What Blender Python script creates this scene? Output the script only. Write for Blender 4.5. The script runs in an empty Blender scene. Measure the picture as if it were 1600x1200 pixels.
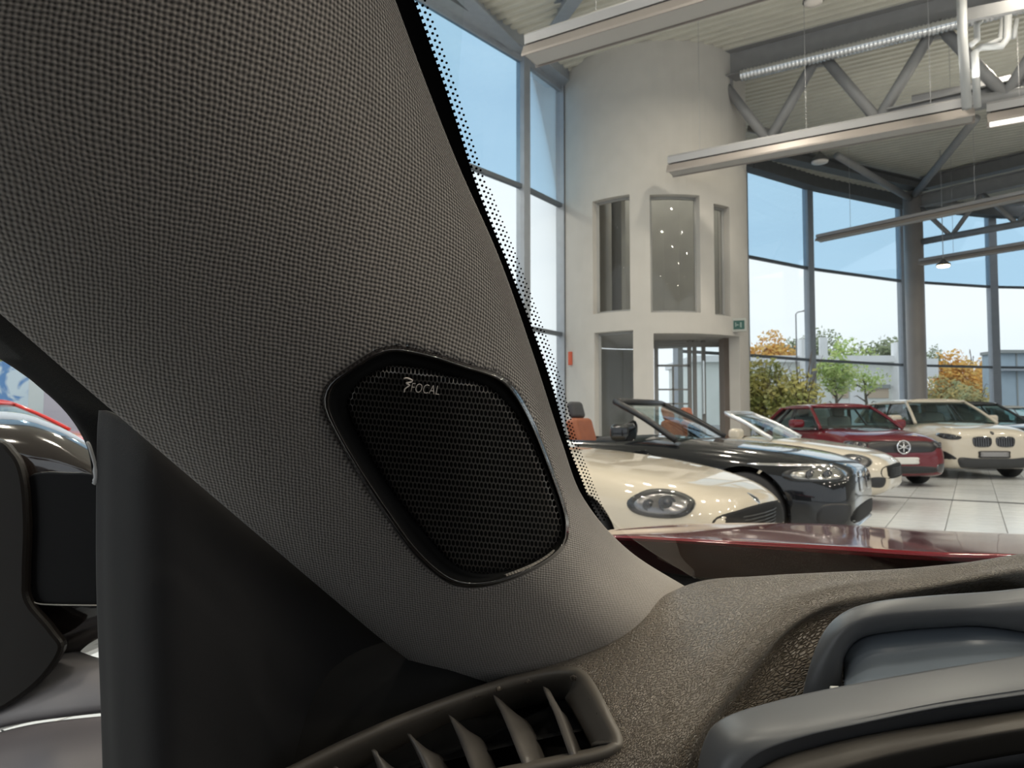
import bpy, bmesh, math, random
from mathutils import Vector, Matrix
from mathutils.bvhtree import BVHTree
random.seed(7)
C = bpy.context.scene.collection
PI = math.pi
# ------------------------------------------------------------------ camera
FPX, CAMH, PITCH = 1150.0, 1.12, math.radians(2.74)
cam = bpy.data.cameras.new('camera'); cam.sensor_width = 36.0; cam.lens = 36.0*FPX/1600.0
cam.clip_start = 0.01; cam.clip_end = 400
camo = bpy.data.objects.new('camera', cam); C.objects.link(camo)
camo.location = (0, 0, CAMH); camo.rotation_euler = (PI/2+PITCH, 0, 0)
cam.dof.use_dof = True; cam.dof.focus_distance = 0.47; cam.dof.aperture_fstop = 26.0
bpy.context.scene.camera = camo
CO = Vector((0, 0, CAMH))
AF = Vector((0, math.cos(PITCH), math.sin(PITCH))); AU = Vector((0, -math.sin(PITCH), math.cos(PITCH))); AR = Vector((1, 0, 0))
def ray(px, py): return AR*((px-800)/FPX) + AU*((600-py)/FPX) + AF
def W(px, py, d): return CO + ray(px, py)*d
def at_z(px, py, z):
    r = ray(px, py); return CO + r*((z-CAMH)/r.z)
# ------------------------------------------------------------------ render look, world, lights
sc = bpy.context.scene
sc.view_settings.view_transform = 'Standard'; sc.view_settings.look = 'None'
sc.view_settings.exposure = 0.22; sc.view_settings.gamma = 1.0; sc.view_settings.use_curve_mapping = False
sc.cycles.use_denoising = True
sc.cycles.max_bounces = 10; sc.cycles.diffuse_bounces = 5; sc.cycles.glossy_bounces = 4
sc.cycles.transparent_max_bounces = 24; sc.cycles.transmission_bounces = 6
sc.cycles.sample_clamp_indirect = 6.0; sc.cycles.sample_clamp_direct = 0.0
world = bpy.data.worlds.new('sky'); sc.world = world; world.use_nodes = True
wn = world.node_tree; wn.nodes.clear()
def N(t, ty, **kw):
    n = t.nodes.new(ty)
    for k, v in kw.items():
        if hasattr(n, k): setattr(n, k, v)
        else: n.inputs[k.replace('_', ' ')].default_value = v
    return n
wo = N(wn, 'ShaderNodeOutputWorld'); wb = N(wn, 'ShaderNodeBackground'); wb.inputs[1].default_value = 1.18
wt = N(wn, 'ShaderNodeTexCoord'); wm = N(wn, 'ShaderNodeMapping'); wm.inputs['Scale'].default_value = (1.0, 1.0, 3.6)
wz = N(wn, 'ShaderNodeTexNoise'); wz.inputs['Scale'].default_value = 1.6; wz.inputs['Detail'].default_value = 5
wr = N(wn, 'ShaderNodeValToRGB')
wr.color_ramp.elements[0].position = 0.36; wr.color_ramp.elements[0].color = (0.68, 0.73, 0.80, 1)
wr.color_ramp.elements[1].position = 0.62; wr.color_ramp.elements[1].color = (0.80, 0.83, 0.87, 1)
wn.links.new(wt.outputs['Generated'], wm.inputs[0]); wn.links.new(wm.outputs[0], wz.inputs['Vector'])
wn.links.new(wz.outputs[0], wr.inputs[0]); wn.links.new(wr.outputs[0], wb.inputs[0]); wn.links.new(wb.outputs[0], wo.inputs[0])

def area(name, loc, size, power, col, rot=(0, 0, 0), sizey=None, shape=None):
    l = bpy.data.lights.new(name, 'AREA'); l.energy = power; l.color = col; l.size = size
    if shape: l.shape = shape
    elif sizey: l.shape = 'RECTANGLE'; l.size_y = sizey
    o = bpy.data.objects.new(name, l); C.objects.link(o); o.location = loc; o.rotation_euler = rot
    return o
# the building's two horizontal directions: A along the trusses, B along the rows of floor tiles
DA = Vector((.848, -.53, 0)); DB = Vector((.53, .848, 0))
def AB(a, b, z=0): return DA*a + DB*b + Vector((0, 0, z))
# downlights under the roof (round, warm): small and bright, seen as dots in the paint
for i in range(-3, 4):
    for j in range(-1, 5):
        p = AB(i*4.2+1.0, j*4.0+1.5, 8.35)
        if (p-Vector((3.5, 18.3, 8.35))).length < 5.2: continue
        area('downlight', p, .34, 74, (1, .90, .76), shape='DISK')
# unseen fill lights aimed upward, added to brighten the roof deck
for i in range(-2, 3):
    for j in range(0, 4):
        if (AB(i*5.0+.6, j*5.2+4.0)-Vector((3.5, 18.3, 0))).length < 6: continue
        area('roof_fill', AB(i*5.0+.6, j*5.2+4.0, 6.9), 4.5, 25, (1, .96, .88), rot=(PI, 0, -.56), sizey=.2)
area('tower_fill', (3.5, 18.6, 9.2), 1.2, 60, (1, .95, .86), shape='DISK')  # unseen fill added to brighten the tower's upper windows
# ------------------------------------------------------------------ helpers
def setp(o, label=None, cat=None, group=None, kind=None):
    if label: o['label'] = label
    if cat: o['category'] = cat
    if group: o['group'] = group
    if kind: o['kind'] = kind
    return o
def empty(name, loc=(0, 0, 0), rz=0, label=None, cat=None, group=None, kind=None):
    o = bpy.data.objects.new(name, None); C.objects.link(o); o.location = loc; o.rotation_euler = (0, 0, rz)
    o.empty_display_size = .2
    return setp(o, label, cat, group, kind)
def mesh_obj(name, verts, faces, mat, parent=None, smooth=True, mats=None, fm=None, label=None):
    me = bpy.data.meshes.new(name); me.from_pydata([tuple(v) for v in verts], [], faces); me.update()
    for m in (mats or [mat]): me.materials.append(m)
    if fm:
        for p, k in zip(me.polygons, fm): p.material_index = k
    if smooth:
        me.polygons.foreach_set('use_smooth', [True]*len(me.polygons))
    o = bpy.data.objects.new(name, me); C.objects.link(o)
    if parent is not None: o.parent = parent
    if label: o['label'] = label
    return o
class MB:
    "collects shapes into one mesh"
    def __init__(s): s.v = []; s.f = []
    def add(s, v, f):
        n = len(s.v); s.v += [Vector(x) for x in v]; s.f += [tuple(i+n for i in g) for g in f]; return s
    def box(s, c, ex, ey, ez):
        c = Vector(c); v = [c + ex*a + ey*b + ez*d for a in (-1, 1) for b in (-1, 1) for d in (-1, 1)]
        return s.add(v, [(0, 1, 3, 2), (4, 6, 7, 5), (0, 4, 5, 1), (2, 3, 7, 6), (0, 2, 6, 4), (1, 5, 7, 3)])
    def abox(s, x0, x1, y0, y1, z0, z1):
        return s.box(((x0+x1)/2, (y0+y1)/2, (z0+z1)/2), Vector(((x1-x0)/2, 0, 0)), Vector((0, (y1-y0)/2, 0)), Vector((0, 0, (z1-z0)/2)))
    def bar(s, a, b, w, h=None, up=Vector((0, 0, 1))):
        a = Vector(a); b = Vector(b); h = h or w; d = (b-a); L = d.length/2; d.normalize()
        x = d.cross(up)
        if x.length < 1e-4: x = d.cross(Vector((1, 0, 0)))
        x.normalize(); y = x.cross(d).normalized()
        return s.box((a+b)/2, d*L, x*(w/2), y*(h/2))
    def tube(s, pts, r, n=10, caps=True):
        pts = [Vector(p) for p in pts]; rr = r if isinstance(r, (list, tuple)) else [r]*len(pts)
        v = []; f = []; x = None
        for i, p in enumerate(pts):
            t = (pts[min(i+1, len(pts)-1)] - pts[max(i-1, 0)]).normalized()
            if x is None:
                x = t.cross(Vector((0, 0, 1)))
                if x.length < .05: x = t.cross(Vector((1, 0, 0)))
            x = (x - t*x.dot(t)).normalized(); y = t.cross(x)
            for k in range(n):
                a = 2*PI*k/n; v.append(p + (x*math.cos(a) + y*math.sin(a))*rr[i])
        for i in range(len(pts)-1):
            for k in range(n):
                f.append((i*n+k, i*n+(k+1) % n, (i+1)*n+(k+1) % n, (i+1)*n+k))
        if caps: f.append(tuple(range(n))[::-1]); f.append(tuple(range((len(pts)-1)*n, len(pts)*n)))
        return s.add(v, f)
    def lathe(s, c, axis, prof, n=28):
        "prof: (distance along axis, radius)"
        axis = Vector(axis).normalized(); x = axis.orthogonal().normalized(); y = axis.cross(x); v = []; f = []
        for a, r in prof:
            for k in range(n):
                t = 2*PI*k/n; v.append(Vector(c) + axis*a + (x*math.cos(t)+y*math.sin(t))*r)
        for i in range(len(prof)-1):
            for k in range(n): f.append((i*n+k, i*n+(k+1) % n, (i+1)*n+(k+1) % n, (i+1)*n+k))
        return s.add(v, f)
    def build(s, name, mat, parent=None, smooth=False, bevel=0, seg=2, sub=0, label=None):
        o = mesh_obj(name, s.v, s.f, mat, parent, smooth, label=label)
        if sub:
            m = o.modifiers.new('s', 'SUBSURF'); m.levels = m.render_levels = sub
            o.data.polygons.foreach_set('use_smooth', [True]*len(o.data.polygons))
        if bevel:
            m = o.modifiers.new('b', 'BEVEL'); m.width = bevel; m.segments = seg; m.limit_method = 'ANGLE'; m.angle_limit = math.radians(35)
            if smooth:
                o.modifiers.new('w', 'WEIGHTED_NORMAL')
        return o
def cr(p0, p1, p2, p3, t):
    return ((p1*2) + (p2-p0)*t + (p0*2-p1*5+p2*4-p3)*t*t + (p1*3-p0-p2*3+p3)*t*t*t)*.5
def spline(pts, n, closed=False):
    "Catmull-Rom through pts (Vectors or floats), n samples per span"
    out = []; m = len(pts)
    for i in range(m if closed else m-1):
        g = (lambda k: pts[k % m]) if closed else (lambda k: pts[k] if 0 <= k < m else (pts[0]*2-pts[1] if k < 0 else pts[m-1]*2-pts[m-2]))
        for k in range(n): out.append(cr(g(i-1), g(i), g(i+1), g(i+2), k/n))
    if not closed: out.append(pts[-1])
    return out
def grid_faces(nr, nc, flip=False):
    f = []
    for i in range(nr-1):
        for j in range(nc-1):
            q = (i*nc+j, i*nc+j+1, (i+1)*nc+j+1, (i+1)*nc+j); f.append(q[::-1] if flip else q)
    return f
def surf(name, rows, mat, parent=None, n=6, m=6, thick=0.0, flip=False, uv=None, label=None, off=-1):
    "smooth surface through a grid of control points; uv=(u scale, v scale) in metres"
    R = [spline([Vector(p) for p in r], m) for r in rows]
    cols = [spline([R[i][j] for i in range(len(R))], n) for j in range(len(R[0]))]
    nr, nc = len(cols[0]), len(cols)
    v = [cols[j][i] for i in range(nr) for j in range(nc)]
    o = mesh_obj(name, v, grid_faces(nr, nc, flip), mat, parent, True, label=label)
    if uv:
        l = o.data.uv_layers.new(name='UVMap')
        for p in o.data.polygons:
            for li in p.loop_indices:
                vi = o.data.loops[li].vertex_index
                l.data[li].uv = (vi % nc/(nc-1)*uv[0], vi//nc/(nr-1)*uv[1])
    if thick:
        fc = sum((1 if p_.normal.dot(CO-p_.center) > 0 else -1) for p_ in o.data.polygons)
        s = o.modifiers.new('t', 'SOLIDIFY'); s.thickness = thick; s.offset = -1 if fc > 0 else 1
    return o
def PX(l): return [W(*p) for p in l]

# ------------------------------------------------------------------ materials
MATS = {}
def mat(name, col, rough=.5, metal=0, coat=0, spec=.5, emit=None, es=1, alpha=None, ior=1.5, coat_rough=.03):
    if name in MATS: return MATS[name]
    m = bpy.data.materials.new(name); m.use_nodes = True; MATS[name] = m
    b = m.node_tree.nodes['Principled BSDF']
    b.inputs['Base Color'].default_value = (*col, 1); b.inputs['Roughness'].default_value = rough
    b.inputs['Metallic'].default_value = metal; b.inputs['Coat Weight'].default_value = coat; b.inputs['Coat Roughness'].default_value = coat_rough
    b.inputs['Specular IOR Level'].default_value = spec; b.inputs['IOR'].default_value = ior
    if emit: b.inputs['Emission Color'].default_value = (*emit, 1); b.inputs['Emission Strength'].default_value = es
    return m
def noisy(m, scale=30, amt=.12, bump=0.0, dist=.002, detail=3, rough_amt=0, coord='Object'):
    "adds fine colour and relief variation to a material"
    t = m.node_tree; b = t.nodes['Principled BSDF']; c = b.inputs['Base Color'].default_value[:]
    tc = N(t, 'ShaderNodeTexCoord'); nz = N(t, 'ShaderNodeTexNoise'); nz.inputs['Scale'].default_value = scale; nz.inputs['Detail'].default_value = detail
    t.links.new(tc.outputs[coord], nz.inputs['Vector'])
    r = N(t, 'ShaderNodeMapRange'); r.inputs['To Min'].default_value = 1-amt; r.inputs['To Max'].default_value = 1+amt
    r.inputs['From Min'].default_value = .3; r.inputs['From Max'].default_value = .7
    t.links.new(nz.outputs[0], r.inputs[0])
    mx = N(t, 'ShaderNodeVectorMath', operation='SCALE'); mx.inputs[0].default_value = c[:3]; t.links.new(r.outputs[0], mx.inputs['Scale'])
    t.links.new(mx.outputs[0], b.inputs['Base Color'])
    if bump:
        bp = N(t, 'ShaderNodeBump'); bp.inputs['Strength'].default_value = bump; bp.inputs['Distance'].default_value = dist
        t.links.new(nz.outputs[0], bp.inputs['Height']); t.links.new(bp.outputs[0], b.inputs['Normal'])
    return m
def glass(name, tint=(1, 1, 1), refl=.08, rough=0.0, gain=.75):
    "thin pane: tinted see-through mixed with a mirror reflection by Fresnel"
    m = bpy.data.materials.new(name); m.use_nodes = True; t = m.node_tree; t.nodes.clear(); MATS[name] = m
    o = N(t, 'ShaderNodeOutputMaterial'); mx = N(t, 'ShaderNodeMixShader'); tr = N(t, 'ShaderNodeBsdfTransparent'); gl = N(t, 'ShaderNodeBsdfGlossy')
    tr.inputs[0].default_value = (*tint, 1); gl.inputs['Roughness'].default_value = rough; gl.inputs['Color'].default_value = (1, 1, 1, 1)
    lw = N(t, 'ShaderNodeLayerWeight'); lw.inputs['Blend'].default_value = .12
    ma = N(t, 'ShaderNodeMath', operation='MULTIPLY_ADD'); ma.inputs[1].default_value = gain; ma.inputs[2].default_value = refl; ma.use_clamp = True
    t.links.new(lw.outputs['Fresnel'], ma.inputs[0]); t.links.new(ma.outputs[0], mx.inputs[0])
    t.links.new(tr.outputs[0], mx.inputs[1]); t.links.new(gl.outputs[0], mx.inputs[2]); t.links.new(mx.outputs[0], o.inputs[0])
    return m
alu = noisy(mat('aluminium', (.36, .39, .43), .45, .35), 6, .05)
steel = noisy(mat('grey_steel', (.27, .27, .275), .5, .2), 5, .06)
duct_m = mat('galvanised', (.75, .77, .8), .25, .9)
white_wall = noisy(mat('plaster', (.50, .48, .45), .9), 3, .03, .08, .01)
lamp_h = mat('lamp_housing', (.34, .34, .35), .45, .3)
lamp_t = mat('lamp_reflector', (.30, .27, .25), .45, .2)
lamp_d = mat('lamp_diffuser', (.42, .41, .4), .4)
lamp_on = mat('lit_diffuser', (.9, .9, .9), .5, emit=(1, .96, .88), es=1.6)
rubber = mat('rubber', (.015, .015, .016), .75)
blackp = noisy(mat('black_plastic', (.018, .018, .02), .5), 400, .2, .1, .0004)
chrome = mat('chrome', (.8, .8, .82), .12, 1)
pane_clear = glass('clear_pane', (.97, .99, .99), .02)
pane_blue = glass('blue_pane', (.66, .80, .89), .02)
car_glass = glass('car_glass', (.55, .68, .68), .10)
wind_glass = glass('windscreen_glass', (.95, .97, .96), .008, gain=.12)
# ------------------------------------------------------------------ showroom shell
# floor: base slab in tile colour, with real tiles where they are in view
def tile_mat():
    m = mat('floor_tile', (.58, .60, .61), .16, spec=.6); t = m.node_tree; b = t.nodes['Principled BSDF']
    oi = N(t, 'ShaderNodeObjectInfo'); r = N(t, 'ShaderNodeMapRange'); r.inputs['To Min'].default_value = .93; r.inputs['To Max'].default_value = 1.05
    nz = N(t, 'ShaderNodeTexNoise'); nz.inputs['Scale'].default_value = 9; tc = N(t, 'ShaderNodeTexCoord'); t.links.new(tc.outputs['Object'], nz.inputs['Vector'])
    t.links.new(oi.outputs['Random'], r.inputs[0]); v = N(t, 'ShaderNodeVectorMath', operation='SCALE'); v.inputs[0].default_value = (.60, .62, .63)
    t.links.new(r.outputs[0], v.inputs['Scale']); t.links.new(v.outputs[0], b.inputs['Base Color'])
    r2 = N(t, 'ShaderNodeMapRange'); r2.inputs['To Min'].default_value = .12; r2.inputs['To Max'].default_value = .26
    t.links.new(nz.outputs[0], r2.inputs[0]); t.links.new(r2.outputs[0], b.inputs['Roughness'])
    return m
tile_m = tile_mat(); grout_m = noisy(mat('grout', (.16, .16, .165), .8), 20, .1)
fl = empty('floor', kind='structure')
slab = MB().abox(-16, 24, -9, 31, -.2, -.012).build('slab', grout_m, fl)
TS = .53
def tile_at(a, b):
    c = AB(a*TS, b*TS); return c
near, far = [], []
for a in range(-22, 44):
    for b in range(-14, 60):
        c = tile_at(a, b)
        if not (-15 < c.x < 22 and -8 < c.y < 30): continue
        d = (c.x/max(c.y, .1))
        (near if (.40 < d < .80 and 5.5 < c.y < 18.5) else far).append(c)
near.sort(key=lambda c: c.y); far += near[300:]; near = near[:300]
h = TS/2-.004
tv = [DA*x + DB*y + Vector((0, 0, z)) for z, q in ((-.012, h), (-.002, h), (0, h-.002)) for x, y in ((-q, -q), (q, -q), (q, q), (-q, q))]
tf = [(8, 9, 10, 11)] + [(i+k, i+(k+1) % 4, i+4+(k+1) % 4, i+4+k) for i in (0, 4) for k in range(4)]
t0 = None
for c in near:
    if t0 is None: t0 = mesh_obj('tile', tv, tf, tile_m, fl, False); o = t0
    else: o = t0.copy(); C.objects.link(o)
    o.location = c
fm_ = MB()
for c in far: fm_.add([c+v for v in tv[4:]], [(4, 5, 6, 7), (0, 1, 5, 4), (1, 2, 6, 5), (2, 3, 7, 6), (3, 0, 4, 7)])
setp(fm_.build('tiles', tile_m, fl), kind='stuff')
# dark expansion channel across the floor
chan = MB(); b0 = at_z(1420, 778, 0); chan.bar(b0 - DA*9 + Vector((0, 0, .001)), b0 + DA*10 + Vector((0, 0, .001)), .12, .006)
chan.build('joint_strip', mat('joint', (.05, .05, .05), .6), fl)
# ceiling: trapezoid metal deck, ribs along DA
CEIL = 9.55
dm = noisy(mat('deck', (.56, .545, .48), .55), 2, .05)
# glazed walls: mullion feet in plan
H1, H2, H3 = 3.18, 6.4, 9.35
def wallpt(px, d): return Vector(((px-800)/FPX*d, d, 0))
LW = [Vector((-9.0, 3.5, 0)), Vector((-4.0, 11.2, 0)), wallpt(818, 16.4), wallpt(880, 17.9)]
RW = [wallpt(1060, 22.2), wallpt(1166, 23.6), wallpt(1268, 25.6), wallpt(1416, 28.0), wallpt(1556, 29.2), wallpt(1690, 29.6), wallpt(1830, 29.6), wallpt(2100, 26.5)]
transom_m = mat('transom_dark', (.14, .16, .18), .45, .3)
def curtain(name, pts, levels, wlist):
    w = empty(name, kind='structure')
    for i, p in enumerate(pts):
        q = pts[i+1] if i+1 < len(pts) else p + (p-pts[i-1]); t = ((q-p).normalized() + (p-pts[i-1]).normalized() if i else (q-p)).normalized(); nrm = Vector((t.y, -t.x, 0))
        MB().box(p+Vector((0, 0, levels[-1]/2)), t*wlist[i]/2, nrm*.11, Vector((0, 0, levels[-1]/2))).build('mullion', alu, w)
    for i in range(len(pts)-1):
        a, b = pts[i], pts[i+1]; t = (b-a).normalized(); nrm = Vector((t.y, -t.x, 0))
        for z0, z1, tint in zip(levels[:-1], levels[1:], (pane_clear, pane_clear, pane_blue)):
            MB().bar(a+Vector((0, 0, z1)), b+Vector((0, 0, z1)), .12, .09 if z1 < 9 else .28).build('transom', transom_m if z1 < 9 else alu, w)
            MB().box((a+b)/2+Vector((0, 0, (z0+z1)/2)), t*((b-a).length/2-.03), nrm*.006, Vector((0, 0, (z1-z0)/2-.03))).build('pane', tint, w)
    return w
# ceiling deck, cut to the building's outline
prof = []; pit = .24
for k in range(178):
    y = -8 + k*pit; prof += [(y, 0), (y+.10, 0), (y+.13, .07), (y+.21, .07)]
outline = [LW[0]-Vector((9, 15, 0))] + LW + [Vector((2.6, 21.4, 0))] + RW + [Vector((26, 10, 0)), Vector((30, -12, 0))]
def deck_span(b):
    out = []
    for p, q in zip(outline[:-1], outline[1:]):
        u, w_ = p.dot(DB)-b, q.dot(DB)-b
        if u*w_ < 0: out.append((p + (q-p)*(u/(u-w_))).dot(DA))
    if not out: return None
    return min(out), (max(out) if len(out) > 1 else 26)
v = []; bot = []
for y, z in prof:
    sp = deck_span(y)
    if sp: bot.append((y, z, sp))
for up_ in (0, .12):
    for y, z, sp in bot: v += [AB(sp[0], y, CEIL+z+up_), AB(sp[1], y, CEIL+z+up_)]
n = len(bot); f = [(2*i, 2*i+1, 2*i+3, 2*i+2) for i in range(n-1)] + [(2*n+2*i, 2*n+2*i+2, 2*n+2*i+3, 2*n+2*i+1) for i in range(n-1)]
ce = mesh_obj('ceiling', v, f, dm, None, False); ce['kind'] = 'structure'
lw = curtain('wall_left', LW, (0, H1, H2-.05, H3), [.2, .2, .24, .26])
rw = curtain('wall_back', RW, (0, H1, H2, H3), [.2, .2, .3, .42, .36, .3, .3, .3])
# fascia beams above the glass
fa = MB()
dark_steel = noisy(mat('dark_steel', (.13, .135, .14), .6), 4, .08)
for a, b in zip(RW[:-1], RW[1:]):
    t = (b-a).normalized(); nn = Vector((t.y, -t.x, 0)); fa.bar(a+nn*.25+Vector((0, 0, H3+.02)), b+nn*.25+Vector((0, 0, H3+.02)), .42, .42)
fb = fa.build('trim_1', dark_steel); fb['kind'] = 'structure'
fa = MB()
for a, b in zip(LW[:-1], LW[1:]):
    t = (b-a).normalized(); nn = Vector((t.y, -t.x, 0)); fa.bar(a+nn*.2+Vector((0, 0, H3+.15)), b+nn*.2+Vector((0, 0, H3+.15)), .3, .34)
fb = fa.build('trim_2', alu); fb['kind'] = 'structure'
# rest of the shell, behind and to the right of the camera
ww = noisy(mat('side_wall', (.55, .54, .52), .9), 2, .04)
rb = MB(); p = RW[-1]; rb.bar(p+Vector((0, 0, 4.8)), Vector((24, -2, 4.8)), .25, 9.6); o = rb.build('wall_right', ww); o['kind'] = 'structure'

# ------------------------------------------------------------------ round tower
TC = Vector((3.52, 18.3, 0)); TR = 2.28; TTH = .26
def ang(px, r=None):
    "angle on the tower's wall met by the sight line through column px"
    r = r or TR; u = (px-800)/FPX; d = Vector((u, 1)).normalized(); c = Vector((TC.x, TC.y)); b = d.dot(c); q = b*b - (c.dot(c)-r*r)
    t = b - math.sqrt(max(q, 0)); p = d*t; return math.atan2(p.y-TC.y, p.x-TC.x)
def zat(px, py):
    a = ang(px); p = Vector((TC.x+TR*math.cos(a), TC.y+TR*math.sin(a))); return CAMH + (655-py)/FPX*p.y
def lift(px, y0, y1): return min(zat(px, y0), zat(px, y1)), max(zat(px, y0), zat(px, y1))
a_r = ang(1152)
win = []
for x0, x1, y0, y1, xm in ((927, 986, 304, 487, 956), (1018, 1097, 299, 487, 1055), (1119, 1144, 316, 492, 1130)):
    win.append((ang(x0), ang(x1), *lift(xm, y1, y0)))
win.append((ang(929), ang(990), .12, zat(960, 517)))
win.append((ang(1022), ang(1157), 0, zat(1060, 520)))
# uneven cuts in angle and height so every opening is a real hole
A0, A1 = PI*.93, PI*2.12
angs = sorted(set([round(A0+(A1-A0)*k/56, 4) for k in range(57)] + [round(x % (2*PI), 4) for w_ in win for x in w_[:2]]))
zs = sorted(set([0, 9.6] + [round(z, 3) for w_ in win for z in w_[2:]]))
def inhole(a, z):
    for w_ in win:
        if w_[0] % (2*PI) < a < w_[1] % (2*PI) and w_[2] < z < w_[3]: return True
    return False
idx = {}; v = []; f = []
def tp(ai, zi, k):
    key = (ai, zi, k)
    if key not in idx:
        r = TR - TTH*k; idx[key] = len(v); v.append((TC.x+r*math.cos(angs[ai]), TC.y+r*math.sin(angs[ai]), zs[zi]))
    return idx[key]
solid = {}
for i in range(len(angs)-1):
    for j in range(len(zs)-1): solid[i, j] = not inhole((angs[i]+angs[i+1])/2, (zs[j]+zs[j+1])/2)
for (i, j), s_ in solid.items():
    if not s_: continue
    f.append((tp(i, j, 0), tp(i+1, j, 0), tp(i+1, j+1, 0), tp(i, j+1, 0))); f.append((tp(i, j, 1), tp(i, j+1, 1), tp(i+1, j+1, 1), tp(i+1, j, 1)))
    for di, dj, q in ((1, 0, ((i+1, j), (i+1, j+1))), (-1, 0, ((i, j+1), (i, j))), (0, 1, ((i+1, j+1), (i, j+1))), (0, -1, ((i, j), (i+1, j)))):
        if not solid.get((i+di, j+dj), False):
            (a_, b_), (c_, d_) = q; f.append((tp(a_, b_, 0), tp(a_, b_, 1), tp(c_, d_, 1), tp(c_, d_, 0)))
tow = mesh_obj('wall_tower', v, f, white_wall, None, False); tow['kind'] = 'structure'
frame_m = mat('window_frame', (.30, .30, .29), .5, .2)
for k, w_ in enumerate(win[:4]):
    a0, a1, z0, z1 = w_; r = TR-TTH*.75
    P = lambda a, z, rr=r: Vector((TC.x+rr*math.cos(a), TC.y+rr*math.sin(a), z))
    fr = MB(); fr.bar(P(a0, z0), P(a0, z1), .06, .06); fr.bar(P(a1, z0), P(a1, z1), .06, .06)
    mid = [a0+(a1-a0)*q/5 for q in range(6)]
    for q in range(5): fr.bar(P(mid[q], z0+.03), P(mid[q+1], z0+.03), .06, .06); fr.bar(P(mid[q], z1-.03), P(mid[q+1], z1-.03), .06, .06)
    fo = fr.build('window_%d' % (k+1), frame_m); fo['kind'] = 'structure'
    vv = [P(m_, z) for m_ in mid for z in (z0, z1)]
    mesh_obj('pane', vv, [(2*q, 2*q+2, 2*q+3, 2*q+1) for q in range(5)], pane_clear, fo)
# rooms inside: floor between storeys, far wall with a lit strip window, stair wall
ins = noisy(mat('inner_wall', (.42, .41, .38), .9), 2, .05)
zf = zat(1060, 505)
m = MB(); m.lathe((TC.x, TC.y, zf-.15), (0, 0, 1), [(0, .01), (0, TR-TTH-.01), (.3, TR-TTH-.01), (.3, .01)], 40); m.build('slab', white_wall, tow)
m = MB(); 
def seg_wall(m, a0, a1, r, z0, z1, n=10):
    for q in range(n):
        b0, b1 = a0+(a1-a0)*q/n, a0+(a1-a0)*(q+1)/n
        m.bar(Vector((TC.x+r*math.cos(b0), TC.y+r*math.sin(b0), (z0+z1)/2)), Vector((TC.x+r*math.cos(b1), TC.y+r*math.sin(b1), (z0+z1)/2)), .12, z1-z0)
seg_wall(m, .42, PI*.90, TR-.15, zf+.16, 9.4, 12); m.build('inner_wall', ins, tow)
m = MB(); m.box((TC.x-.75, TC.y+.7, (zf+9.5)/2), Vector((.05, 0, 0)), Vector((0, .9, 0)), Vector((0, 0, (9.5-zf)/2-.1))); m.build('partition', ins, tow)
m = MB(); seg_wall(m, PI*.79, PI*.92, TR-.15, 0, zf-.16, 3); seg_wall(m, PI*.44, PI*.765, TR-.15, 0, zf-.16, 5); m.build('partition', ins, tow)
# entrance: recessed screen with a glazed door and sidelight
Yd = TC.y-.2; Z1 = zf-.15
ent = MB()
xs = [(px-800)/FPX*Yd for px in (1026, 1078, 1086, 1100, 1128)]
for x in xs: ent.bar((x, Yd, 0), (x, Yd, Z1), .07, .09)
ent.bar((xs[0], Yd, Z1-.1), (xs[-1], Yd, Z1-.1), .09, .12); ent.bar((xs[0], Yd, Z1-.62), (xs[1], Yd, Z1-.62), .07, .05)
mx = (xs[0]+xs[1])/2; ent.bar((mx, Yd, 0), (mx, Yd, Z1-.62), .05, .04)
for z in (.75, 1.5, 1.85): ent.bar((xs[0], Yd, z), (xs[1], Yd, z), .05, .04)
eo = ent.build('door_1', frame_m); eo['kind'] = 'structure'
for a, b in zip(xs[:-1], xs[1:]): MB().abox(a+.03, b-.03, Yd-.004, Yd+.004, .05, Z1-.15).build('pane', pane_clear, eo)
MB().tube([(xs[3]-.02, Yd-.1, 1.25), (xs[3]-.02, Yd-.1, 2.55)], .045, 10).build('door_handle', mat('pale_handle', (.8, .86, .86), .2, .6), eo)
# brown post at the entrance's right edge
pb = mat('brown_post', (.30, .25, .22), .7); xp = (1143-800)/FPX*(TC.y-.6)
o = MB().abox(xp-.22, xp+.22, TC.y-.8, TC.y-.35, 0, Z1+.05).build('pillar', pb); o['kind'] = 'structure'
# emergency exit sign on the tower
a = ang(1153, TR+.05); P0 = Vector((TC.x+(TR+.06)*math.cos(a), TC.y+(TR+.06)*math.sin(a), zat(1150, 508)))
nn = Vector((-.35, -1, 0)).normalized(); tt = Vector((-nn.y, nn.x, 0))
sg = empty('exit_sign', P0, label='small green and white exit sign on the edge of the round white tower', cat='sign')
MB().box(Vector(), tt*.20, nn*.05, Vector((0, 0, .15))).build('case', mat('sign_white', (.42, .43, .40), .5), sg)
MB().box(nn*.052+tt*.04, tt*.12, nn*.004, Vector((0, 0, .10))).build('panel', mat('sign_green', (.02, .09, .075), .4), sg)
pic = MB(); pic.box(nn*.058+tt*.08, tt*.018, nn*.002, Vector((0, 0, .06))); pic.box(nn*.058+tt*.0, tt*.035, nn*.002, Vector((0, 0, .012))); pic.box(nn*.058-tt*.03+Vector((0, 0, .01)), tt*.012, nn*.002, Vector((0, 0, .05)))
pic.build('pictogram', mat('sign_mark', (.22, .30, .27), .5), sg)
# red fire call box left of the tower window
a = ang(893); q = Vector((TC.x+(TR+.03)*math.cos(a), TC.y+(TR+.03)*math.sin(a), zat(893, 560)))
fc = MB().box(q, Vector((.05, 0, 0)), Vector((0, .05, 0)), Vector((0, 0, .16))).build('fire_alarm_box', mat('alarm_red', (.55, .10, .05), .5), bevel=.015)
setp(fc, 'small red alarm box on the tower wall beside the glazing', 'alarm')
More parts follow.
